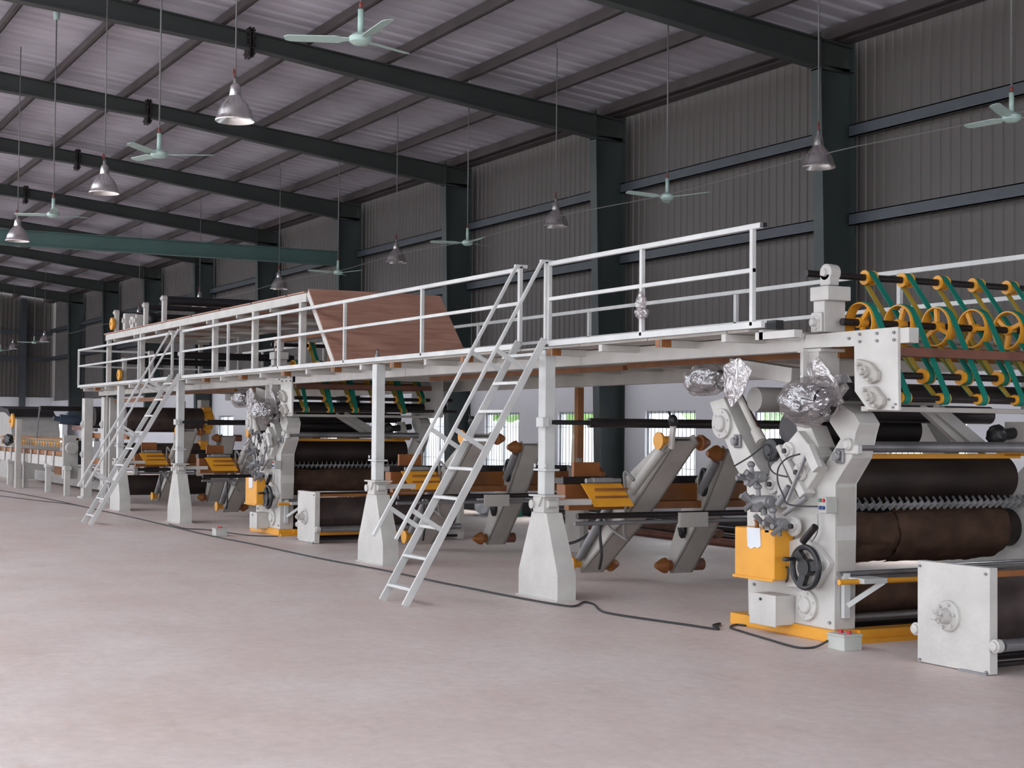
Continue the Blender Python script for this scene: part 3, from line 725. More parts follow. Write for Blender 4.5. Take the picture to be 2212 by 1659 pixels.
# yellow lever pipe with bracket
P = [(-9.344, 0.537)]
g = G(); g.cyl((-9.48,8.06,.505),(-9.40,10.9,.49),.022,n=12); g.o('yellow_pipe','yellow',sf)
g = G(); g.box(-9.63,-9.59,FY+.06,FY+.12,.20,.56); g.beam((-9.6,FY+.1,.30),(-9.42,FY+.32,.50),.045,.04); g.box(-9.62,-9.40,FY+.1,FY+.34,.49,.53); g.o('pipe_bracket','rail',sf)
# plastic wrapped gear motors on top of the arms
P = [(-11.392, 2.152), (-11.052, 2.128), (-9.856, 1.953), (-9.539, 1.938)]
def wrapped(c, rx, rz, seed, horiz=True):
    x,y,z = c
    g = G(); g.cyl((x-rx*.75,y,z),(x+rx*.3,y,z),rz*.72,n=20)
    for k in range(12):
        a = 2*PI*k/12; g.beam((x-rx*.6,y+rz*.74*math.cos(a),z+rz*.74*math.sin(a)),(x+rx*.2,y+rz*.74*math.cos(a),z+rz*.74*math.sin(a)),.012,.012)
    g.cyl((x+rx*.3,y,z),(x+rx*.95,y+.0,z),rz*.5,rz*.6,n=16); g.box(x-rx*.3,x+.02,y-rz*.8,y-rz*.5,z-rz*.3,z+rz*.5,.01)
    mo = g.o('motor','blacksteel',sf)
    g = G(); g.blob((x,y,z),rx*1.15,rz*1.12,rz*1.0,.16,2.2,4,seed); g.o('plastic_wrap','film',mo)
wrapped((P[0][0]+.10,8.05,P[0][1]),.24,.145,3)
Q = [(-9.665, 1.937)]
wrapped((Q[0][0],7.9,Q[0][1]),.22,.20,8)
g = G(); # loose film rising behind
F_ = [(-10.969, 2.048), (-10.984, 2.273), (-10.754, 2.338), (-10.569, 2.220), (-10.699, 2.023), (-10.865, 1.905)]
g.prism(F_, 8.02, 8.03); g.o('loose_plastic_sheet','film',sf); g = G(); F2 = [(-9.854, 2.028), (-9.872, 2.198), (-9.651, 2.303), (-9.425, 2.111), (-9.341, 1.928), (-9.480, 1.892)]; g.prism(F2, 7.98, 7.99); g.o('loose_plastic_sheet','film',sf)
# inclined beam linking the tops
A1 = [(-11.238, 2.291), (-10.350, 2.175)]
g = G(); g.beam((A1[0][0],8.35,A1[0][1]),(A1[1][0],8.35,A1[1][1]),.16,.135,bev=.004); g.o('inclined_beam','white',sf)
roll('upper_cross_tube','grey',-10.9,1.98,.11,y0=8.3)
# post from frame top to girder, with bearing tower on top
P = [(-9.900, 2.382), (-9.666, 2.372), (-9.898, 2.155), (-9.665, 2.148)]
g = G(); g.box(P[0][0],P[1][0],8.0,8.22,P[2][1]-.1,2.37,.004); g.box(P[0][0]-.02,P[1][0]+.04,7.99,8.24,2.345,2.37); g.box(P[0][0]+.1,P[0][0]+.115,7.94,8.0,2.0,2.36); g.o('upright','white',sf)
g = G(); g.prism([(-9.600, 2.137), (-9.499, 2.160), (-9.409, 2.047), (-9.509, 1.961)], 8.05, 8.17, .006); g.o('limit_block','white',sf)
g = G(); g.cyl((-9.75,8.1,2.04),(-9.35,8.0,2.12),.035,n=12); g.cyl((-9.62,8.1,2.02),(-9.62,8.3,2.02),.06,n=12); g.o('link_rod','castiron',sf)
# top plate with belts' front bearing
g = G(); g.prism([(-9.800, 2.484), (-8.729, 2.493), (-8.718, 1.863), (-9.061, 1.872), (-9.210, 2.017), (-9.211, 2.371), (-9.846, 2.376)], 7.98, 8.01, .003)
P = [(-8.729, 2.493), (-8.620, 2.487)]
g.box(P[0][0],P[0][0]+.10,8.0,8.1,2.37,2.485,.003); tp = g.o('bearing_plate','white',sf)
g = G()
for p in [(-9.145, 2.458), (-8.951, 2.455), (-8.763, 2.452), (-9.145, 2.400), (-8.951, 2.398), (-8.762, 2.396), (-9.269, 2.431)]: bolt(g,p[0],7.98,p[1],.012)
for p in [(-8.817, 1.947), (-8.746, 1.911), (-8.772, 1.887)]: bolt(g,p[0],7.98,p[1],.009)
g.o('bolt','castiron',tp)
for (P_) in ([(-9.137, 2.266), (-8.995, 2.232), (-8.901, 2.152), (-8.912, 2.092), (-8.994, 2.066), (-9.089, 2.132), (-9.142, 2.176)], [(-9.068, 2.049), (-8.942, 2.047), (-8.840, 1.957), (-8.850, 1.905), (-8.916, 1.870), (-8.994, 1.896), (-9.089, 1.996)]):
    g = G(); g.prism(P_, 7.93, 7.98, .008)
    cx = sum(p[0] for p in P_)/len(P_); cz = sum(p[1] for p in P_)/len(P_)
    bearing(g,(cx,7.93,cz),.045,.05,16,4); g.cyl((cx-.06,7.93,cz+.06),(cx-.06,7.89,cz+.06),.014,n=8); g.cyl((cx+.06,7.93,cz-.06),(cx+.06,7.89,cz-.06),.014,n=8)
    g.o('bearing_block','dull',tp)
# bearing tower
P = [(-9.752, 2.868), (-9.529, 2.869), (-9.529, 2.754), (-9.751, 2.755), (-9.733, 2.516), (-9.590, 2.520)]
tx0, tx1 = P[0][0], P[1][0]
g = G(); g.box(tx0,tx1,7.98,8.22,P[2][1],P[0][1]+.0,.006); g.box(tx0+.02,tx0+.155,8.0,8.22,2.50,P[2][1],.004); g.o('tower','white',sf); g = G(); bearing(g,(tx0+.08,8.0,2.58),.062,.06,16,4); g.box(tx0+.02,tx0+.15,7.97,8.0,2.50,2.66,.008); g.o('flange_bearing','white',sf)
g = G(); cx = tx0+.10; g.lathe((cx,8.10,2.985),(0,-1,0),[(-.06,.068),(0,.072),(.04,.072),(.05,.06),(.05,.035),(.07,.03)],n=20); g.box(cx-.06,cx+.06,8.05,8.15,2.88,2.97,.006); g.o('pillow_block','white',sf)
# green painted beam carrying the belts at the bottom
g = G(); g.box(-9.16,-9.08,8.0,10.6,1.86,1.90,.004); g.o('belt_carrier_beam','dull',sf)
g = G(); g.box(-9.75,-9.65,8.2,10.6,2.30,2.42,.004); g.o('orange_cross_beam','orange',sf); g = G(); g.box(-9.2,-9.12,8.2,10.6,2.30,2.37); g.o('rusty_cross_beam','copper',sf)
g = G(); g.box(-9.9,-8.75,10.5,10.53,1.87,2.49,.004); g.o('far_bearing_plate','grey',sf)

# belt conveyor : separate rotating shafts with pulleys and belts
bc = thing('belt_elevator', (-9.5, 9.2, 1.9), '', 'conveyor', 'belt elevators over the single facers')
TX, TZ = -9.90, 3.0
g = G(); g.cyl((TX,8.06,TZ),(TX,10.95,TZ),.030,n=14); g.o('top_shaft','blacksteel',bc)
g = G(); g.cyl((-9.2,8.2,2.15),(-9.2,10.9,2.15),.028,n=14); g.o('lower_shaft','blacksteel',bc)
g = G(); g.cyl((-9.45,8.1,2.02),(-9.45,10.9,2.02),.075,n=24); g.o('dark_roller','blacksteel',bc); g = G(); g.cyl((-9.03,8.1,1.97),(-9.03,10.9,1.97),.022,n=12); g.o('bottom_shaft','blacksteel',bc)
g = G(); g.cyl((-9.5,8.1,2.58),(-9.5,10.9,2.58),.030,n=14); g.o('wheel_shaft','blacksteel',bc)
def beltloop(c0, r0, c1, r1, y, w, t=.006):
    """belt round two pulleys (x,z centres); outer face green, inner face yellow"""
    (x0,z0),(x1,z1) = c0, c1; d = math.atan2(z1-z0,x1-x0); L_ = math.hypot(x1-x0,z1-z0); ph = math.acos((r0-r1)/L_)
    pts = []
    for k in range(11): a = d+ph+k/10*(2*PI-2*ph); pts.append((x0+r0*math.cos(a), z0+r0*math.sin(a), math.cos(a), math.sin(a)))
    for k in range(11): a = d-ph+k/10*(2*ph); pts.append((x1+r1*math.cos(a), z1+r1*math.sin(a), math.cos(a), math.sin(a)))
    g = G(); n = len(pts); R_ = []
    for x,z,nx,nz in pts: R_.append([g.bm.verts.new(p) for p in ((x,y,z),(x,y+w,z),(x+nx*t,y+w,z+nz*t),(x+nx*t,y,z+nz*t))])
    for i in range(n):
        A = R_[i]; B_ = R_[(i+1)%n]
        for j in range(4):
            f = g.bm.faces.new((A[j],B_[j],B_[(j+1)%4],A[(j+1)%4])); f.material_index = 1 if j == 0 else 0
    return g
pys = [8.69,9.10,9.51,9.92,10.33]
for y in pys:
    g = G(); g.lathe((TX,y-.01,TZ),(0,1,0),[(0,.062),(.012,.062),(.014,.052),(.09,.052),(.092,.062),(.105,.062)],n=20); g.o('top_pulley','yellow',bc)
    g = G(); g.lathe((-9.2,y-.03,2.15),(0,1,0),[(0,.062),(.012,.062),(.014,.052),(.09,.052),(.092,.062),(.105,.062)],n=20); g.o('lower_pulley','yellow',bc)
    g = beltloop((TX,TZ),.054,(-9.2,2.15),.054,y+.01,.062); g.o('belt',['greenbelt','yellowbelt'],bc)
    yw = y-.42
    g = G(); Rw = .165
    g.lathe((-9.5,yw,2.58),(0,1,0),[(0,Rw),(.09,Rw),(.09,Rw-.012),(0,Rw-.012)],n=36,closed=True)
    for k in range(3):
        a = .5+k*2*PI/3+y; g.beam((-9.5+.03*math.cos(a),yw+.03,2.58+.03*math.sin(a)),(-9.5+.155*math.cos(a),yw+.03,2.58+.155*math.sin(a)),.035,.03,up=(0,1,0))
    g.cyl((-9.5,yw-.01,2.58),(-9.5,yw+.08,2.58),.042,n=16); g.o('spoked_wheel','yellow',bc)
    g = beltloop((-9.5,2.58),Rw,(-9.03,1.97),.045,yw+.02,.062); g.o('belt',['greenbelt','yellowbelt'],bc)
    g = G(); g.cyl((-9.03,yw,1.97),(-9.03,yw+.10,1.97),.043,n=16); g.o('small_pulley','yellow',bc)
# front plate stand with preheater drum
ph = thing('preheater_stand', (-8.23, 8.1, 0), '', 'machine', 'preheater drum stands')
g = G(); g.box(-8.59,-7.875,8.05,8.13,0.005,.752,.004); g.o('front_plate','white',ph)
g = G(); g.box(-8.59,-7.875,10.4,10.48,0.005,.75,.004); g.o('far_plate','dull',ph)
g = G(); g.prism([(-8.15,0),(-7.88,0),(-7.88,.015),(-8.15,.015)],8.02,8.05); g.o('foot','castiron',ph)
P = [(-8.266, 0.377)]
cx, cz = P[0]
g = G(); g.lathe((cx,8.05,cz),(0,-1,0),[(0,.115),(.02,.112),(.03,.10),(.032,.06),(.08,.052),(.10,.05),(.10,.03),(.13,.028),(.15,.02)],n=28)
for k in range(6):
    a = 2*PI*k/6+.2; g.cyl((cx+.085*math.cos(a),8.03,cz+.085*math.sin(a)),(cx+.085*math.cos(a),8.00,cz+.085*math.sin(a)),.012,n=6)
for k in range(4):
    a = 2*PI*k/4+.5; g.beam((cx+.02*math.cos(a),7.94,cz+.02*math.sin(a)),(cx+.05*math.cos(a),7.92,cz+.05*math.sin(a)),.014,.02)
g.o('bearing_hub','white',ph)
g = G()
for p in [(-8.559, 0.713), (-7.907, 0.709), (-8.559, 0.024), (-7.899, 0.023)]: bolt(g,p[0],8.05,p[1],.010)
g.o('bolt','castiron',ph)
for (x,z) in ((-8.62,.24),(-7.84,.21)):
    g = G(); g.lathe((x,8.11,z),(0,-1,0),[(-.02,.03),(.0,.048),(.05,.048),(.055,.036),(.07,.034),(.075,.02)],n=18); g.o('roller_bearing','white',ph)
g = G(); g.cyl((-8.2,8.13,.42),(-8.2,10.4,.42),.24,n=40); g.o('heating_drum','greydrum',ph)
g = G(); g.cyl((-7.84,8.14,.21),(-7.84,10.4,.21),.045,n=18); g.o('guide_roller','steel',ph)
g = G(); g.cyl((-8.62,8.14,.24),(-8.62,10.4,.24),.04,n=18); g.o('guide_roller','steel',ph)
g = G(); g.cyl((-8.3,8.13,.055),(-8.3,10.4,.055),.035,n=12); g.cyl((-7.95,8.13,.06),(-7.95,10.4,.06),.02,n=12); g.o('tie_bar','blacksteel',ph)
g = G(); g.box(-7.98,-7.93,8.13,10.4,.68,.72); g.o('orange_tie_bar','orange',ph)
g = G(); g.cyl((-8.45,8.13,.73),(-8.45,10.4,.73),.012,n=8); g.o('tie_rod','steel',ph)
# foot switch box on the floor
fb = thing('floor_switch_box', (-9.33,8.0,0), '', 'control box', 'grey floor switch boxes')
g = G(); g.box(-9.43,-9.23,7.90,8.08,0,.11,.004); g.box(-9.435,-9.225,7.895,8.085,.108,.125,.003); g.o('enclosure','greybox',fb)
for dx in (.045,.14):
    g = G(); g.cyl((-9.42+dx,7.99,.125),(-9.42+dx,7.99,.15),.02,n=12); g.o('push_button','red',fb)

# ------------------------------------------------------------------ mill roll stands
def make_stand(x0, armY):
    S = thing('mill_roll_stand', (x0, 9.4, 0), '', 'roll stand', 'mill roll stands under the walkway')
    # rails
    g = G(); g.box(x0-.30,x0-.12,8.13,10.95,.93,1.12,.006); g.o('carriage_beam','orange',S)
    g = G(); g.box(x0-.34,x0-.16,8.13,10.95,1.12,1.19,.004); g.cyl((x0-.2,8.14,1.17),(x0-.2,10.9,1.17),.03,n=14); g.o('guide_rail','blacksteel',S)
    g = G(); g.box(x0-.14,x0-.04,8.13,10.95,.85,.93,.004); g.o('lower_orange_rail','orange',S)
    g = G(); g.cyl((x0+.15,8.12,.80),(x0+.15,10.95,.80),.032,n=18); g.o('guide_shaft','blacksteel',S)
    g = G(); g.cyl((x0+.10,8.12,.72),(x0+.10,10.95,.72),.022,n=12); g.o('rack_bar','castiron',S)
    # end supports
    for y in (10.9,):
        g = G(); g.prism([(x0-.28,0),(x0+.30,0),(x0+.30,.05),(x0+.20,.06),(x0+.20,1.1),(x0-.2,1.2),(x0-.2,.06),(x0-.28,.05)], y-.06, y+.0, .004); g.o('end_frame','dull',S)
    # louvred yellow guard tray near the front end
    g = G()
    P = [(8.14,1.14),(8.62,1.14),(8.74,.90),(8.26,.90)]
    g.prism3([Vector((x0+.18+(.08 if z < 1 else 0),y,z)) for y,z in P], Vector((.02,0,.0)))
    tr = g.o('yellow_guard','yellow',S)
    g = G()
    for z in (1.08,1.0,.94): g.beam((x0+.24,8.28,z),(x0+.24,8.68,z),.03,.025)
    g.o('louvre','orange',tr)
    g = G(); g.cyl((x0+.22,8.18,1.17),(x0+.22,8.60,1.17),.025,n=12); g.box(x0+.18,x0+.26,8.25,8.5,1.15,1.20,.008); g.o('air_cylinder','castiron',S)
    g = G(); g.beam((x0-.25,8.3,1.2),(x0-.25,8.62,1.2),.05,.30); g.o('upper_guard','orange',S)
    g = G(); g.box(x0+.19,x0+.235,9.35,9.72,.66,.82,.004); g.o('guard_plate','dull',S)
    # double ended arms
    for i, ya in enumerate(armY):
        if i == 0: top = [(-13.063, 1.579)]; bot = [(-14.838, 0.165)]
        else: top = [(-13.449, 1.463)]; bot = [(-14.443, 0.164)]
        top = (top[0][0]-(-13.8)+x0, top[0][1]); bot = (bot[0][0]-(-13.8)+x0, bot[0][1])
        T = Vector((top[0],0,top[1])); B0 = Vector((bot[0],0,bot[1])); d = (T-B0).normalized(); nrm = Vector((d.z,0,-d.x)); Lh = (T-B0).length; mid = (T+B0)/2
        def pt(u, v): q = mid+d*u+nrm*v; return (q.x,q.z)
        h = Lh/2
        dy = .30
        body = [pt(-h-.06,-.07),pt(-h+.05,-.10),pt(-.18,-.22),pt(.18,-.24),pt(h-.05,-.10),pt(h+.05,-.06),pt(h+.05,.05),pt(.2,.10),pt(-.2,.11),pt(-h-.06,.06)]
        A_ = thing('x',(0,0,0),'','x') if False else None
        g = G(); g.prism(body, ya, ya+.028, .004); g.prism(body, ya+dy-.028, ya+dy, .004)
        # web plate on the +x side
        w0 = [pt(-h-.06,.035),pt(-.2,.085),pt(.2,.075),pt(h+.05,.025),pt(h+.05,.05),pt(.2,.10),pt(-.2,.11),pt(-h-.06,.06)]
        g.prism(w0, ya, ya+dy); arm = g.o('arm','dull',S)
        w1 = [pt(-h,-.07),pt(-.18,-.2),pt(.18,-.22),pt(h,-.07),pt(h,-.045),pt(.18,-.195),pt(-.18,-.18),pt(-h,-.05)]
        g = G(); g.prism(w1, ya+.03, ya+dy-.03); g.o('arm_web','grey',arm)
        sgn = -1 if i == 0 else 1
        c = pt(.25,-.02); e2 = pt(h-.12,-.01)
        g = G(); g.cyl((c[0],ya-.03,c[1]),(e2[0],ya-.03,e2[1]),.05,n=16); g.cyl((e2[0],ya-.03,e2[1]),(pt(h+.0,0)[0],ya-.03,pt(h,0)[1]),.022,n=10); g.o('hydraulic_cylinder','white' if i == 0 else 'castiron',arm)
        for u in (h-.01,-h+.01):
            q = pt(u,0)
            # chuck pointing to the partner arm, disc on the outside
            if i == 0:
                g = G(); g.lathe((q[0],ya+dy,q[1]),(0,1,0),[(0,.06),(.06,.06),(.07,.085),(.10,.082),(.19,.03)],n=20); g.o('chuck','orange',arm)
                g = G(); g.lathe((q[0]-.03,ya,q[1]+.02),(0,-1,0),[(0,.045),(.10,.05),(.10,.085),(.13,.09),(.135,.0)],n=22); g.o('chuck_disc','yellow',arm)
            else:
                g = G(); g.lathe((q[0],ya,q[1]),(0,-1,0),[(0,.06),(.06,.06),(.07,.09),(.10,.085),(.20,.03)],n=20); g.o('chuck','orange',arm)
                g = G(); g.cyl((q[0],ya+dy,q[1]),(q[0],ya+dy+.14,q[1]),.07,n=18); g.o('brake_housing','copper',arm)
        if i == 1:
            g = G(); q = pt(.36,-.06); pts = [(q[0]+.10*math.cos(a)*.6,ya-.02,q[1]+.14*math.sin(a)) for a in [2*PI*k/20 for k in range(20)]]
            g.tube(pts,.02,n=8,closed=True); g.o('hose_loop','black',arm)
            q = pt(-.30,-.05); g = G(); g.blob((q[0],ya-.02,q[1]),.06,.05,.11,.2,3,3); g.o('actuator','blacksteel',arm)
        else:
            q = pt(h+.05,.0)
            g = G(); g.beam((q[0],ya-.02,q[1]-.1),(q[0]+.04,ya-.02,q[1]+.16),.03,.07); g.o('tension_bracket','white',arm)
            g = G(); g.blob((q[0]+.06,ya-.04,q[1]+.19),.055,.05,.06,.2,3,3); g.cyl((q[0]+.04,ya-.04,q[1]+.2),(q[0]-.02,ya-.04,q[1]+.28),.012,n=8); g.o('brake_motor','black',arm)
            P = [(pt(.45,-.02)[0],ya-.09,pt(.45,-.02)[1]),(x0+.05,ya-.12,1.25),(x0+.12,ya-.14,.95),(x0+.05,ya-.12,.62),(x0-.05,ya+.0,.52),(x0-.30,ya-.05,.62),(x0-.42,ya-.1,.75)]
            hose('grey_hose','greyhose',P,.017,arm)
            P = [(x0-.42,ya-.1,.78),(x0-.44,ya-.12,.6),(x0-.40,ya-.12,.35),(x0-.45,ya-.12,.18)]
            hose('black_hose','black',P,.016,arm); P = [(p[0]-.05,p[1]+.02,p[2]) for p in P]; hose('black_hose','black',P,.010,arm)
            g = G()
            for k in range(4): q = pt(-.35-.1*k,-.08); g.beam((q[0],ya-.03,q[1]),(q[0]+.05,ya-.05,q[1]+.09),.01,.02)
            q0 = pt(-.2,-.14); q1 = pt(-h+.1,-.04); g.cyl((q0[0],ya-.05,q0[1]),(q1[0],ya-.05,q1[1]),.045,n=14); g.o('lower_cylinder','castiron',arm)
    return S
S1 = make_stand(-13.8, (8.88, 9.82))
hose('hanging_hose','black', [(-13.3,9.9,.66),(-13.2,9.95,.40),(-13.1,10.1,.22),(-12.9,10.3,.20),(-12.7,10.5,.36),(-12.6,10.6,.55)], .018, S1)
S1['label'] = 'nearest roll stand with orange tipped arms, right of the nearest pedestal'
index_kids()
copy_tree(S1, (-4.55,0,0), 'roll stand with orange tipped arms seen behind the near ladder')
copy_tree(S1, (-D,0,0), 'roll stand behind the pedestal next to the far ladder')
copy_tree(S1, (-4.55-D,0,0), 'roll stand seen between the two left pedestals through the far ladder')
# idler rollers hanging beneath the walkway
for dx, lab in ((0,'long black idler roller running back from the nearest pedestal'),(-D,'long black idler roller running back from the pedestal right of the far ladder')):
    t = thing('idler_roller', (-13.4+dx,9.3,1.77), lab, 'roller', 'black idler rollers under the walkway')
    g = G(); g.cyl((-13.4+dx,8.1,1.77),(-13.4+dx,11.0,1.77),.048,n=20); g.o('roller_tube','blacksteel',t)
    g = G(); g.cyl((-13.4+dx,7.66,1.77),(-13.4+dx,8.1,1.77),.025,n=12); g.o('journal','black',t)
    g = G(); g.box(-13.47+dx,-13.33+dx,7.52,7.60,1.72,1.82,.006); g.o('bracket','rail',t)

sf['label'] = 'big cream machine at right with handwheel and yellow cabinet'
bc['label'] = 'green and yellow belts on spoked wheels at upper right'
ph['label'] = 'square cream bearing plate and drum at lower right edge'
fb['label'] = 'grey box with red buttons beside the right hand machine'
copy_tree(sf, (-D,0,0), 'cream machine in the middle distance right of the far ladder')
copy_tree(bc, (-D,0,0), 'green and yellow belts behind the left part of the walkway')
copy_tree(ph, (-D,0,0), 'narrow cream plate and drum left of the near ladder')
copy_tree(fb, (-23.05+9.33,-.72,0), 'small grey box with red button on the floor between the ladders')
# orange post and guard by the wall side
t = thing('guard_post', (-18.7,11.2,0), 'tall orange post with curved orange guard behind the nearest pedestal', 'post')
g = G(); g.box(-18.76,-18.66,11.1,11.2,0,2.3,.004); g.o('post','orange',t)
g = G(); g.cyl((-18.45,11.0,.95),(-18.45,11.0,1.3),.04,n=10); g.box(-18.5,-18.35,10.95,11.1,0,.95,.004); g.o('pipe','grey',t)
g = G()
pf = [(-18.42+.28*math.sin(a)*2, 0.85+.36*math.cos(a*.9)) for a in [k/8*PI/2 for k in range(9)]]
g.prism([(-18.45,.85),(-18.42,1.21),(-18.1,1.20),(-17.95,1.12),(-17.87,.84)], 11.05, 11.12, .004); g.o('curved_guard','orange',t)
# pipes lying by the wall
PL = ['rusty pipe lying lowest beside the back wall right of the roll stand','dark pipe on top of the pipes by the back wall','brown pipe in front of the pipes by the back wall','short pale pipe on the pipes by the back wall']
for i,(x0,x1,y,z,r,m) in enumerate(((-24.8,-16.5,14.0,.06,.06,'drum'),(-24.6,-17.2,14.15,.18,.06,'blacksteel'),(-23,-15.4,13.6,.055,.055,'copper'),(-20.9,-18.6,13.75,.17,.06,'kraft'))):
    g = G(); g.cyl((x0,y,z),(x1,y-.2,z),r,n=14); tag(g.o('steel_pipe', m, loc=(x0,y,0)), PL[i], 'pipe', 'pipes on the floor along the back wall')
g = G(); g.box(-44,-17.2,14.55,14.75,0,.30,.01); structure(g.o('trim_%d' % (ti+5),'cable'), 'dark skirting band at the foot of the back wall')
t = g = None
g = G(); P = [(-26.863, 13.889, 0.000)]; x,y,_ = P[0]; g.blob((x,y,.2),.28,.2,.22,.3,3,3,4); tag(g.o('white_sack','paper',loc=(x,y,0)),'crumpled white sack on the floor beyond the roll stands','sack')
g = G(); g.box(x+.5,x+.85,y+.1,y+.35,0,.42,.01); tag(g.o('green_box','greenb',loc=(x+.6,y+.2,0)),'small green box beside the white sack','box')

# ------------------------------------------------------------------ upper platform with plywood
up = thing('upper_platform', (-26,8,2.53), 'raised white roofed platform standing on the left part of the walkway', 'platform')
UX0, UX1, UY = -32.3, -20.39, 7.64
g = G(); g.box(UX0,UX1,UY,UY+.08,3.475,3.60,.004); g.o('front_beam','white',up)
g = G(); g.box(UX0,UX1,9.6,9.68,3.475,3.60,.004); g.o('rear_beam','white',up)
for x in (UX0+.08,): 
    g = G(); g.box(UX0,UX0+.08,UY,9.68,3.475,3.60); g.o('end_beam','white',up)
UPX = [(-32.084, 3.816), (-28.850, 3.634), (-24.751, 3.480), (-22.707, 3.503), (-20.627, 3.502)]
for i, p in enumerate(UPX):
    x = p[0]
    if i == 1: x = -29.42
    g = G(); g.box(x-.045,x+.045,UY,UY+.09,2.53,3.475,.004); g.o('post','white',up)
    g = G(); g.box(x-.045,x+.045,9.6,9.68,2.53,3.475,.004); g.o('post','dull',up)
g = G(); g.beam((UX1+.02,UY+.04,3.60),(-19.35,UY+.04,2.56),.05,.09); g.o('diagonal_strut','white',up)
x = UX0
g = G()
while x < UX1-.3:
    g.box(x, min(x+1.55,UX1)-.03, UY-.02, 9.7, 3.605, 3.622); x += 1.6
g.o('roof_sheet','ply',up)
for x in (-31.5,-29.9,-28.3,-26.7,-25.1,-23.5,-21.9): g = G(); g.box(x-.03,x+.03,UY,9.65,3.42,3.475); g.o('cross_member','dull',up)
# plywood ramp
g = G(); g.prism3([Vector((UX1+.03,UY+.02,3.64)),Vector((UX1+.03,9.72,3.64)),Vector((-19.30,9.72,2.56)),Vector((-19.30,UY+.02,2.56))], Vector((.015,0,.018)))
tag(g.o('plywood_sheet','ply',loc=(-19.9,8.7,2.55)), 'large brown plywood sheet sloping down from the upper platform', 'plywood')
# rollers on uprights over the platform
UL = ['tall bracket nearest the plywood on the upper platform holding a black roller','middle tall bracket on the upper platform holding a black roller','leftmost tall bracket with yellow wheel on the upper platform']
for i,(x,z,r) in enumerate(((-28.1,4.04,.085),(-29.4,4.0,.05),(-31.7,4.0,.05))):
    t = thing('roller_bracket', (x,7.75,3.6), UL[i], 'roller', 'rollers on brackets above the upper platform')
    for y in (7.70,9.58):
        g = G(); g.box(x-.05,x+.05,y,y+.08,3.62,z+.03,.004); g.lathe((x,y+.08,z+.03),(0,-1,0),[(0,.06),(.09,.06),(.10,.04),(.12,.02)],n=16); g.o('upright','white',t)
    g = G(); g.cyl((x,7.80,z),(x,9.6,z),r,n=20); g.o('roller','black',t)
    if i == 2:
        g = G(); g.lathe((x-.02,7.68,3.80),(0,-1,0),[(0,.13),(.05,.13),(.06,.11),(.06,.03),(.08,.03)],n=22); g.o('yellow_wheel','yellow',t)
LL2 = ['lower black roller bracket behind the far ladder handrails','lower roller bracket left of the far ladder','lower roller bracket with yellow wheel at the left end of the walkway']
for i,(x,z) in enumerate(((-27.6,3.02),(-29.7,3.12),(-31.8,3.06))):
    t = thing('roller_bracket', (x,7.9,2.53), LL2[i], 'roller', 'rollers on brackets on the walkway deck')
    for y in (7.9,10.1):
        g = G(); g.box(x-.04,x+.04,y,y+.08,2.535,z,.004); g.lathe((x,y+.08,z),(0,-1,0),[(0,.05),(.09,.05),(.11,.03)],n=16); g.o('upright','white',t)
    g = G(); g.cyl((x,7.98,z-.02),(x,10.1,z-.02),.065,n=20); g.o('roller','black',t)
    if i == 2:
        g = G(); g.lathe((x+.02,7.86,2.75),(0,-1,0),[(0,.12),(.05,.12),(.06,.10),(.06,.03),(.08,.03)],n=22); g.o('yellow_wheel','yellow',t)
BL = ['grey upright box near the left end of the upper platform','white bearing housing on the left of the upper platform','white bracket plate beside the bearing housing']
for i,(x,w,h) in enumerate(((-31.15,.16,.36),(-30.55,.22,.26),(-30.2,.08,.28))):
    g = G(); g.box(x-w/2,x+w/2,7.75,8.0,3.625,3.625+h,.006); g.cyl((x,7.75,3.62+h*.6),(x,7.72,3.62+h*.6),.05,n=14); tag(g.o('bearing_housing','white',loc=(x,7.8,3.62)), BL[i], 'machine part')
g = G(); g.blob((-29.85,7.95,3.80),.20,.15,.15,.15,3,3); tag(g.o('electric_motor','black',loc=(-29.85,7.95,3.625)), 'black motor between the brackets on the upper platform', 'motor')
# orange frame behind the upper posts
t = thing('orange_frame', (-25.3,9.6,2.53), 'orange painted steel frame behind the upper platform posts', 'frame')
for x in (-27.0,-24.3): g = G(); g.box(x,x+.1,9.5,9.6,2.535,3.25); g.o('leg','orange',t)
g = G(); g.box(-27.0,-21.3,9.5,9.62,3.25,3.37); g.o('beam','orange',t)
# bottle on deck and bag tied to the railing
P = [(-18.066, 2.627)]
t = thing('bottle', (P[0][0],7.75,2.53), 'small dark bottle standing on the walkway deck before the plywood', 'bottle')
g = G(); x = P[0][0]; g.lathe((x,7.75,2.532),(0,0,1),[(0,.03),(.08,.032),(.11,.025),(.13,.012),(.16,.012)],n=16); g.o('body','castiron',t)
g = G(); g.cyl((x,7.75,2.69),(x,7.75,2.71),.014,n=10); g.cyl((x,7.75,2.56),(x,7.75,2.60),.034,n=16); g.o('cap','black',t)
P = [(-11.543, 2.841)]
g = G(); x,z = P[0]; g.blob((x,7.52,z),.05,.045,.10,.35,4,3,5); g.blob((x+.01,7.52,z-.09),.08,.05,.05,.45,4,3,9); tag(g.o('plastic_bag','film',loc=(x,7.52,z)), 'clear plastic bag tied to the railing post', 'bag')

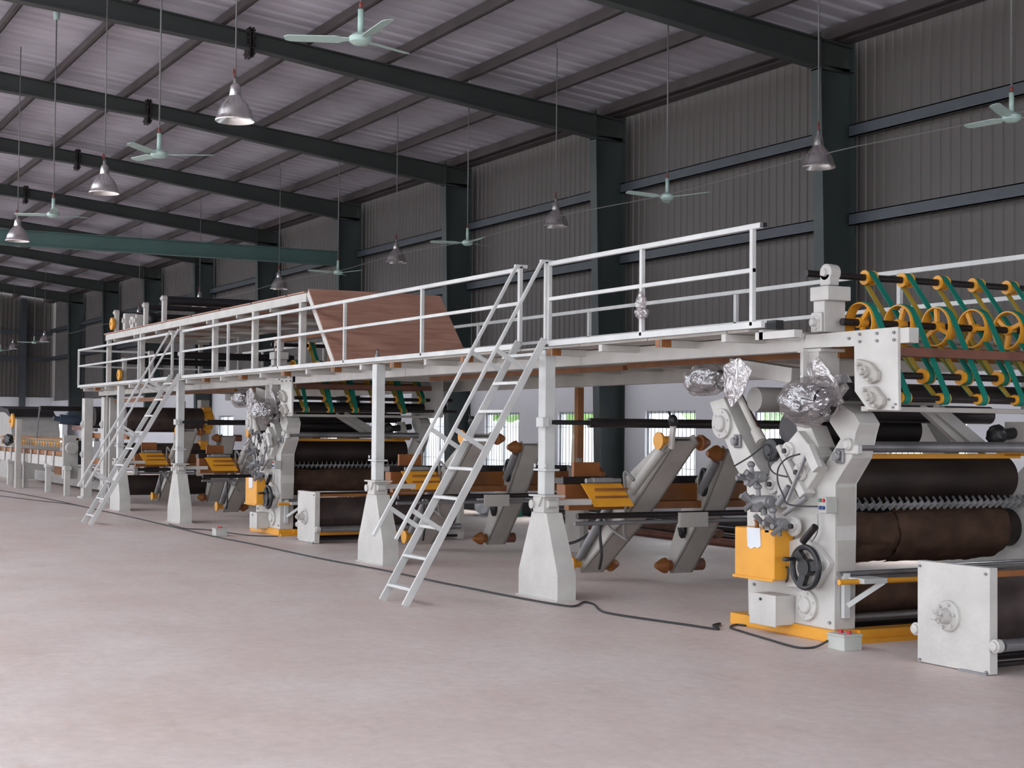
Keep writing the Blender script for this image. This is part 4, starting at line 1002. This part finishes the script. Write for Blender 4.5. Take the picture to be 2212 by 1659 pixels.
# ------------------------------------------------------------------ far left machinery
dm = thing('heated_drum_machine', (-35.3,8.4,0), 'tall cream frame with big dark drums left of the far ladder', 'machine')
for x in (-36.25,-34.35):
    g = G(); g.box(x-.12,x+.16,8.10,8.30,0,2.33,.006); g.box(x-.22,x+.26,8.05,8.35,0,.04)
    bearing(g,(x+.02,8.10,1.72),.09,.05,16,4); bearing(g,(x+.02,8.10,1.02),.08,.05,16,4); bearing(g,(x+.02,8.10,.30),.07,.05,16,4); g.o('column','white',dm)
    g = G(); g.box(x-.12,x+.16,10.3,10.5,0,2.3,.006); g.o('far_column','dull',dm)
g = G(); g.box(-33.95,-33.85,8.15,8.3,0,2.3,.004); g.box(-34.12,-34.08,8.12,8.14,0,2.45); g.box(-34.02,-34.0,8.12,8.14,0,2.45); g.o('cable_duct','grey',dm)
for (x,z,r,m,y1) in ((-34.9,1.85,.26,'greydrum',10.3),(-36.0,1.9,.22,'blacksteel',10.3),(-33.2,1.83,.27,'greydrum',10.0),(-33.4,1.08,.24,'greydrum',10.0),(-35.0,1.05,.24,'greydrum',10.3),(-33.4,.40,.22,'drum',10.2),(-35.2,.38,.12,'blacksteel',10.3),(-36.2,1.75,.12,'drum',10.3)):
    g = G(); g.cyl((x,8.3,z),(x,y1,z),r,n=32); g.o('drum',m,dm)
for (x,z) in ((-33.2,1.83),(-33.4,1.08)):
    g = G(); g.lathe((x,10.0,z),(0,1,0),[(0,.22),(.1,.26),(.22,.24),(.3,.1)],n=24); g.box(x-.1,x+.15,10.0,10.2,z-.3,z+.3,.02); g.o('yellow_end_cap','yellow',dm)
for z in (1.40,.80): g = G(); g.box(-36.2,-33,8.32,8.38,z,z+.12); g.o('orange_tie_beam','orange',dm)
g = G(); g.box(-34.0,-30.0,8.25,8.33,2.20,2.28); g.o('orange_rail','orange',dm)
g = G(); g.box(-37.9,-36.3,8.4,8.5,1.32,1.42); g.box(-36.9,-36.3,8.4,8.46,1.55,1.62); g.o('link_beam','white',dm)
mt = thing('blue_motor', (-37.3,8.1,1.75), 'dark blue electric motor left of the tall cream columns', 'motor')
g = G(); g.cyl((-37.3,7.78,1.84),(-37.3,8.30,1.80),.12,n=20); g.cyl((-37.3,7.64,1.86),(-37.3,7.78,1.84),.06,n=14); g.box(-37.38,-37.22,7.95,8.15,1.92,2.0,.01); g.o('motor_body','blue',mt)
g = G(); g.box(-37.5,-36.4,8.12,8.28,1.58,1.67,.01); g.o('bracket','copper',mt)
# slitter table
st = thing('slitter_scorer_table', (-41,8.0,0), 'low cream machine table with a row of curved orange strips', 'machine')
g = G(); g.box(-47.5,-37.7,8.0,8.12,.68,.93,.006); g.o('table_apron','white',st)
g = G(); g.box(-47.5,-37.7,8.02,8.16,.94,1.05,.004); g.o('orange_rail','orange',st)
g = G(); g.box(-47.5,-37.6,8.25,8.33,1.33,1.38); g.o('upper_bar','orange',st)
x = -47.2
i = 0
while x < -37.8:
    g = G(); pts = [(x+.02*math.sin(a*3), 8.05+.13*math.cos(a), 1.20+.15*math.sin(a)) for a in [(-.4+k*2.6/9) for k in range(10)]]
    for p, q in zip(pts[:-1], pts[1:]): g.beam(p, q, .035, .012)
    g.o('curved_strip','yellow' if i % 2 else 'rail',st); x += .17; i += 1
for x in (-47,-44.9,-42.6,-39.65,-37.45):
    g = G(); g.box(x-.07,x+.07,7.95,8.08,0,.72,.004); g.box(x-.12,x+.12,7.93,8.1,.62,.70); g.o('leg','white',st)
x = -46.5
while x < -38:
    g = G(); g.prism([(x-.06,1.05),(x+.06,1.05),(x+.03,.72),(x-.01,.66),(x-.04,.75)],7.97,7.99); g.o('hanging_strip','dull',st); x += .95
g = G(); g.box(-37.75,-37.6,7.95,8.3,.40,1.45,.006); g.cyl((-37.5,8.1,1.15),(-37.3,8.1,1.15),.14,n=18); g.o('gear_housing','grey',st)
g = G(); g.box(-47.5,-37.8,9.2,9.5,.05,.35,.01); g.box(-40.5,-38.9,8.8,9.0,.30,.62,.01); g.o('lower_tray','grey',st)
g = G(); g.box(-41.3,-40.2,8.5,8.52,.40,.66); g.o('orange_panel','orange',st)
t = thing('pulley_stand', (-42.4,8.0,0), 'post with a yellow rimmed wheel in front of the slitter table', 'stand')
g = G(); g.box(-42.5,-42.3,7.7,7.84,0,1.85,.006); g.o('post','dull',t)
g = G(); g.lathe((-42.75,7.70,1.80),(0,-1,.0),[(-.06,.03),(0,.03),(0,.20),(.05,.20),(.06,.17),(.07,.05),(.12,.04)],n=26); g.o('wheel','yellow',t)
g = G(); g.blob((-43.0,7.62,1.28),.35,.12,.16,.3,3,3,2); g.o('black_motor','black',t)
t = thing('guide_roller_arm', (-42.3,8.3,1.3), 'long dark roller held on a thin arm above the slitter table', 'roller')
g = G(); g.cyl((-42.2,8.3,2.14),(-42.2,12.4,2.14),.07,n=16); g.o('roller','blacksteel',t)
g = G(); g.beam((-42.3,8.22,1.25),(-42.2,8.28,2.2),.03,.04); g.o('arm','castiron',t)
t = thing('stacker_conveyor', (-45,10.5,0), 'pale long conveyor body behind the slitter table', 'conveyor')
g = G(); g.box(-51.5,-38.5,11.0,12.0,1.20,1.75,.02); g.o('body','plaster',t)
for x in (-51,-47,-43,-39): g = G(); g.box(x-.08,x+.08,11.05,11.2,0,1.2); g.o('leg','dull',t)
t = thing('sheet_cutter', (-48.6,8.3,0), 'grey wedge shaped machine cut off by the left edge', 'machine')
g = G(); g.prism([(-52,0),(-49.7,0),(-49.7,1.45),(-50.1,1.95),(-50.8,2.1),(-52,2.1)],8.9,10.4,.01); g.o('housing','grey',t)
g = G(); g.prism([(-52,2.1),(-50.9,2.1),(-50.2,1.95),(-49.9,1.95),(-50.4,2.2),(-52,2.3)],8.9,10.3,.01); g.o('dark_top','blacksteel',t)
for i,(x,y,l,lab) in enumerate(((-55,9.0,6,'distant pale machine at the far left end of the line'),(-64,9.5,5,'most distant pale machine against the end wall'))):
    g = G(); g.box(x-l/2,x+l/2,y,y+1.6,0.3,1.3,.02); g.box(x-l/2,x-l/2+.2,y,y+1.6,0,1.9,.01); g.box(x+l/2-.2,x+l/2,y,y+1.6,0,1.9,.01)
    for k in range(5): g.cyl((x-l/2+.5+k*(l-1)/4,y,1.5),(x-l/2+.5+k*(l-1)/4,y+1.6,1.5),.1,n=12)
    tag(g.o('finishing_machine','dull',loc=(x,y,0)), lab, 'machine')

# ------------------------------------------------------------------ floor cables
def fcable(name, pts, lab, r=.009):
    P = [(x,y,r+.002+(z if z else 0)) for x,y,z in pts]
    o = hose(name,'cable',P,r); return tag(o, lab, 'cable')
c1 = [(-9.475, 7.952, 0.000), (-9.461, 7.801, 0.000), (-9.522, 7.668, 0.000), (-9.974, 7.747, 0.000), (-10.484, 7.850, 0.000), (-10.717, 7.916, 0.000), (-10.849, 8.073, 0.000), (-10.764, 8.109, 0.000)]
c1[0] = (-9.42,7.9,.05)
fcable('power_cable', c1, 'black cable looping from the grey button box to the right hand machine')
c2 = [(-10.722, 7.759, 0.000), (-10.958, 7.984, 0.000), (-10.881, 7.850, 0.000), (-10.664, 7.741, 0.000), (-11.034, 7.664, 0.000), (-11.304, 7.604, 0.000), (-11.901, 7.498, 0.000), (-12.199, 7.522, 0.000), (-12.675, 7.736, 0.000), (-12.883, 7.751, 0.000), (-12.621, 7.481, 0.000), (-12.827, 7.395, 0.000), (-13.651, 7.330, 0.000), (-14.641, 7.300, 0.000), (-15.289, 7.280, 0.000), (-16.839, 7.283, 0.000), (-18.402, 7.186, 0.000), (-20.885, 7.171, 0.000), (-22.889, 7.115, 0.000), (-24.468, 7.139, 0.000), (-27.656, 7.211, 0.000), (-31.316, 7.221, 0.000), (-35.942, 7.233, 0.000), (-40.800, 7.048, 0.000)]
fcable('long_floor_cable', c2, 'long dark cable running across the floor past the pedestals', .010)
c3 = [(-26.057, 7.317, 0.000), (-24.797, 7.235, 0.000), (-24.472, 7.449, 0.000), (-23.834, 7.560, 0.000), (-22.878, 7.703, 0.000), (-22.533, 8.033, 0.000)]
fcable('short_cable', c3, 'tangled dark cable on the floor beside the pedestal near the far ladder')
c4 = [(-37.648, 6.505, 0.000), (-35.129, 6.868, 0.000), (-33.291, 7.185, 0.000), (-30.583, 7.234, 0.000)]
fcable('far_floor_cable', c4, 'faint cable on the floor at far left')

# ------------------------------------------------------------------ light
w = bpy.data.worlds.new('world'); bpy.context.scene.world = w; w.use_nodes = True
nt = w.node_tree; bg = nt.nodes['Background']
bg.inputs['Color'].default_value = (.88,.94,1.0,1); bg.inputs['Strength'].default_value = 5.0
def portal(loc, rot, sx, sy):
    l = bpy.data.lights.new('doorway_daylight','AREA'); l.shape = 'RECTANGLE'; l.size = sx; l.size_y = sy
    l.cycles.is_portal = True
    o = bpy.data.objects.new('doorway_daylight', l); o.location = loc; o.rotation_euler = rot; C.objects.link(o)
portal(((XE+X1)/2, YC-.05, 2.45), (math.radians(90),0,0), X1-XE, 4.9)      # open bays, facing +y
portal(((XE+X1)/2, -5.0, 8.56+.1), (math.radians(-5.7),0,0), X1-XE, 7.0)
portal((X1+.05, .5, 2.6), (math.radians(90),0,math.radians(90)), 17, 5.2)
portal(((XE+X1)/2, W+.15, 1.39), (math.radians(-90),0,0), X1-XE, 1.3)

sun = bpy.data.lights.new('sun','SUN'); sun.energy = 6; sun.angle = math.radians(25); sun.color = (1,.97,.92)
so = bpy.data.objects.new('sun', sun); C.objects.link(so); so.rotation_euler = (math.radians(-38),0,math.radians(12)); so.location = (-20,30,30)
# ------------------------------------------------------------------ camera
cam = bpy.data.cameras.new('camera'); cam.sensor_fit = 'HORIZONTAL'; cam.sensor_width = 36; cam.lens = 36*3300/2212
co = bpy.data.objects.new('camera', cam); C.objects.link(co)
X_ = Vector((0.47379683,0.88059107,0.0087139)); Y_ = Vector((0.02174237,-0.02158922,0.99953048)); Z_ = Vector((0.88036574,-0.47338491,-0.02937504))
# columns are the camera's right, up, back axes
Rm = Matrix((X_,Y_,Z_)).transposed()
co.matrix_world = Matrix.Translation((0,0,1.7)) @ Rm.to_4x4()
cam.clip_end = 300
sc = bpy.context.scene; sc.camera = co
sc.view_settings.view_transform = 'Standard'; sc.view_settings.look = 'None'; sc.view_settings.gamma = 1; sc.view_settings.exposure = 0.14
sc.cycles.max_bounces = 8; sc.cycles.diffuse_bounces = 5; sc.cycles.use_denoising = True
sc.cycles.sample_clamp_indirect = 6
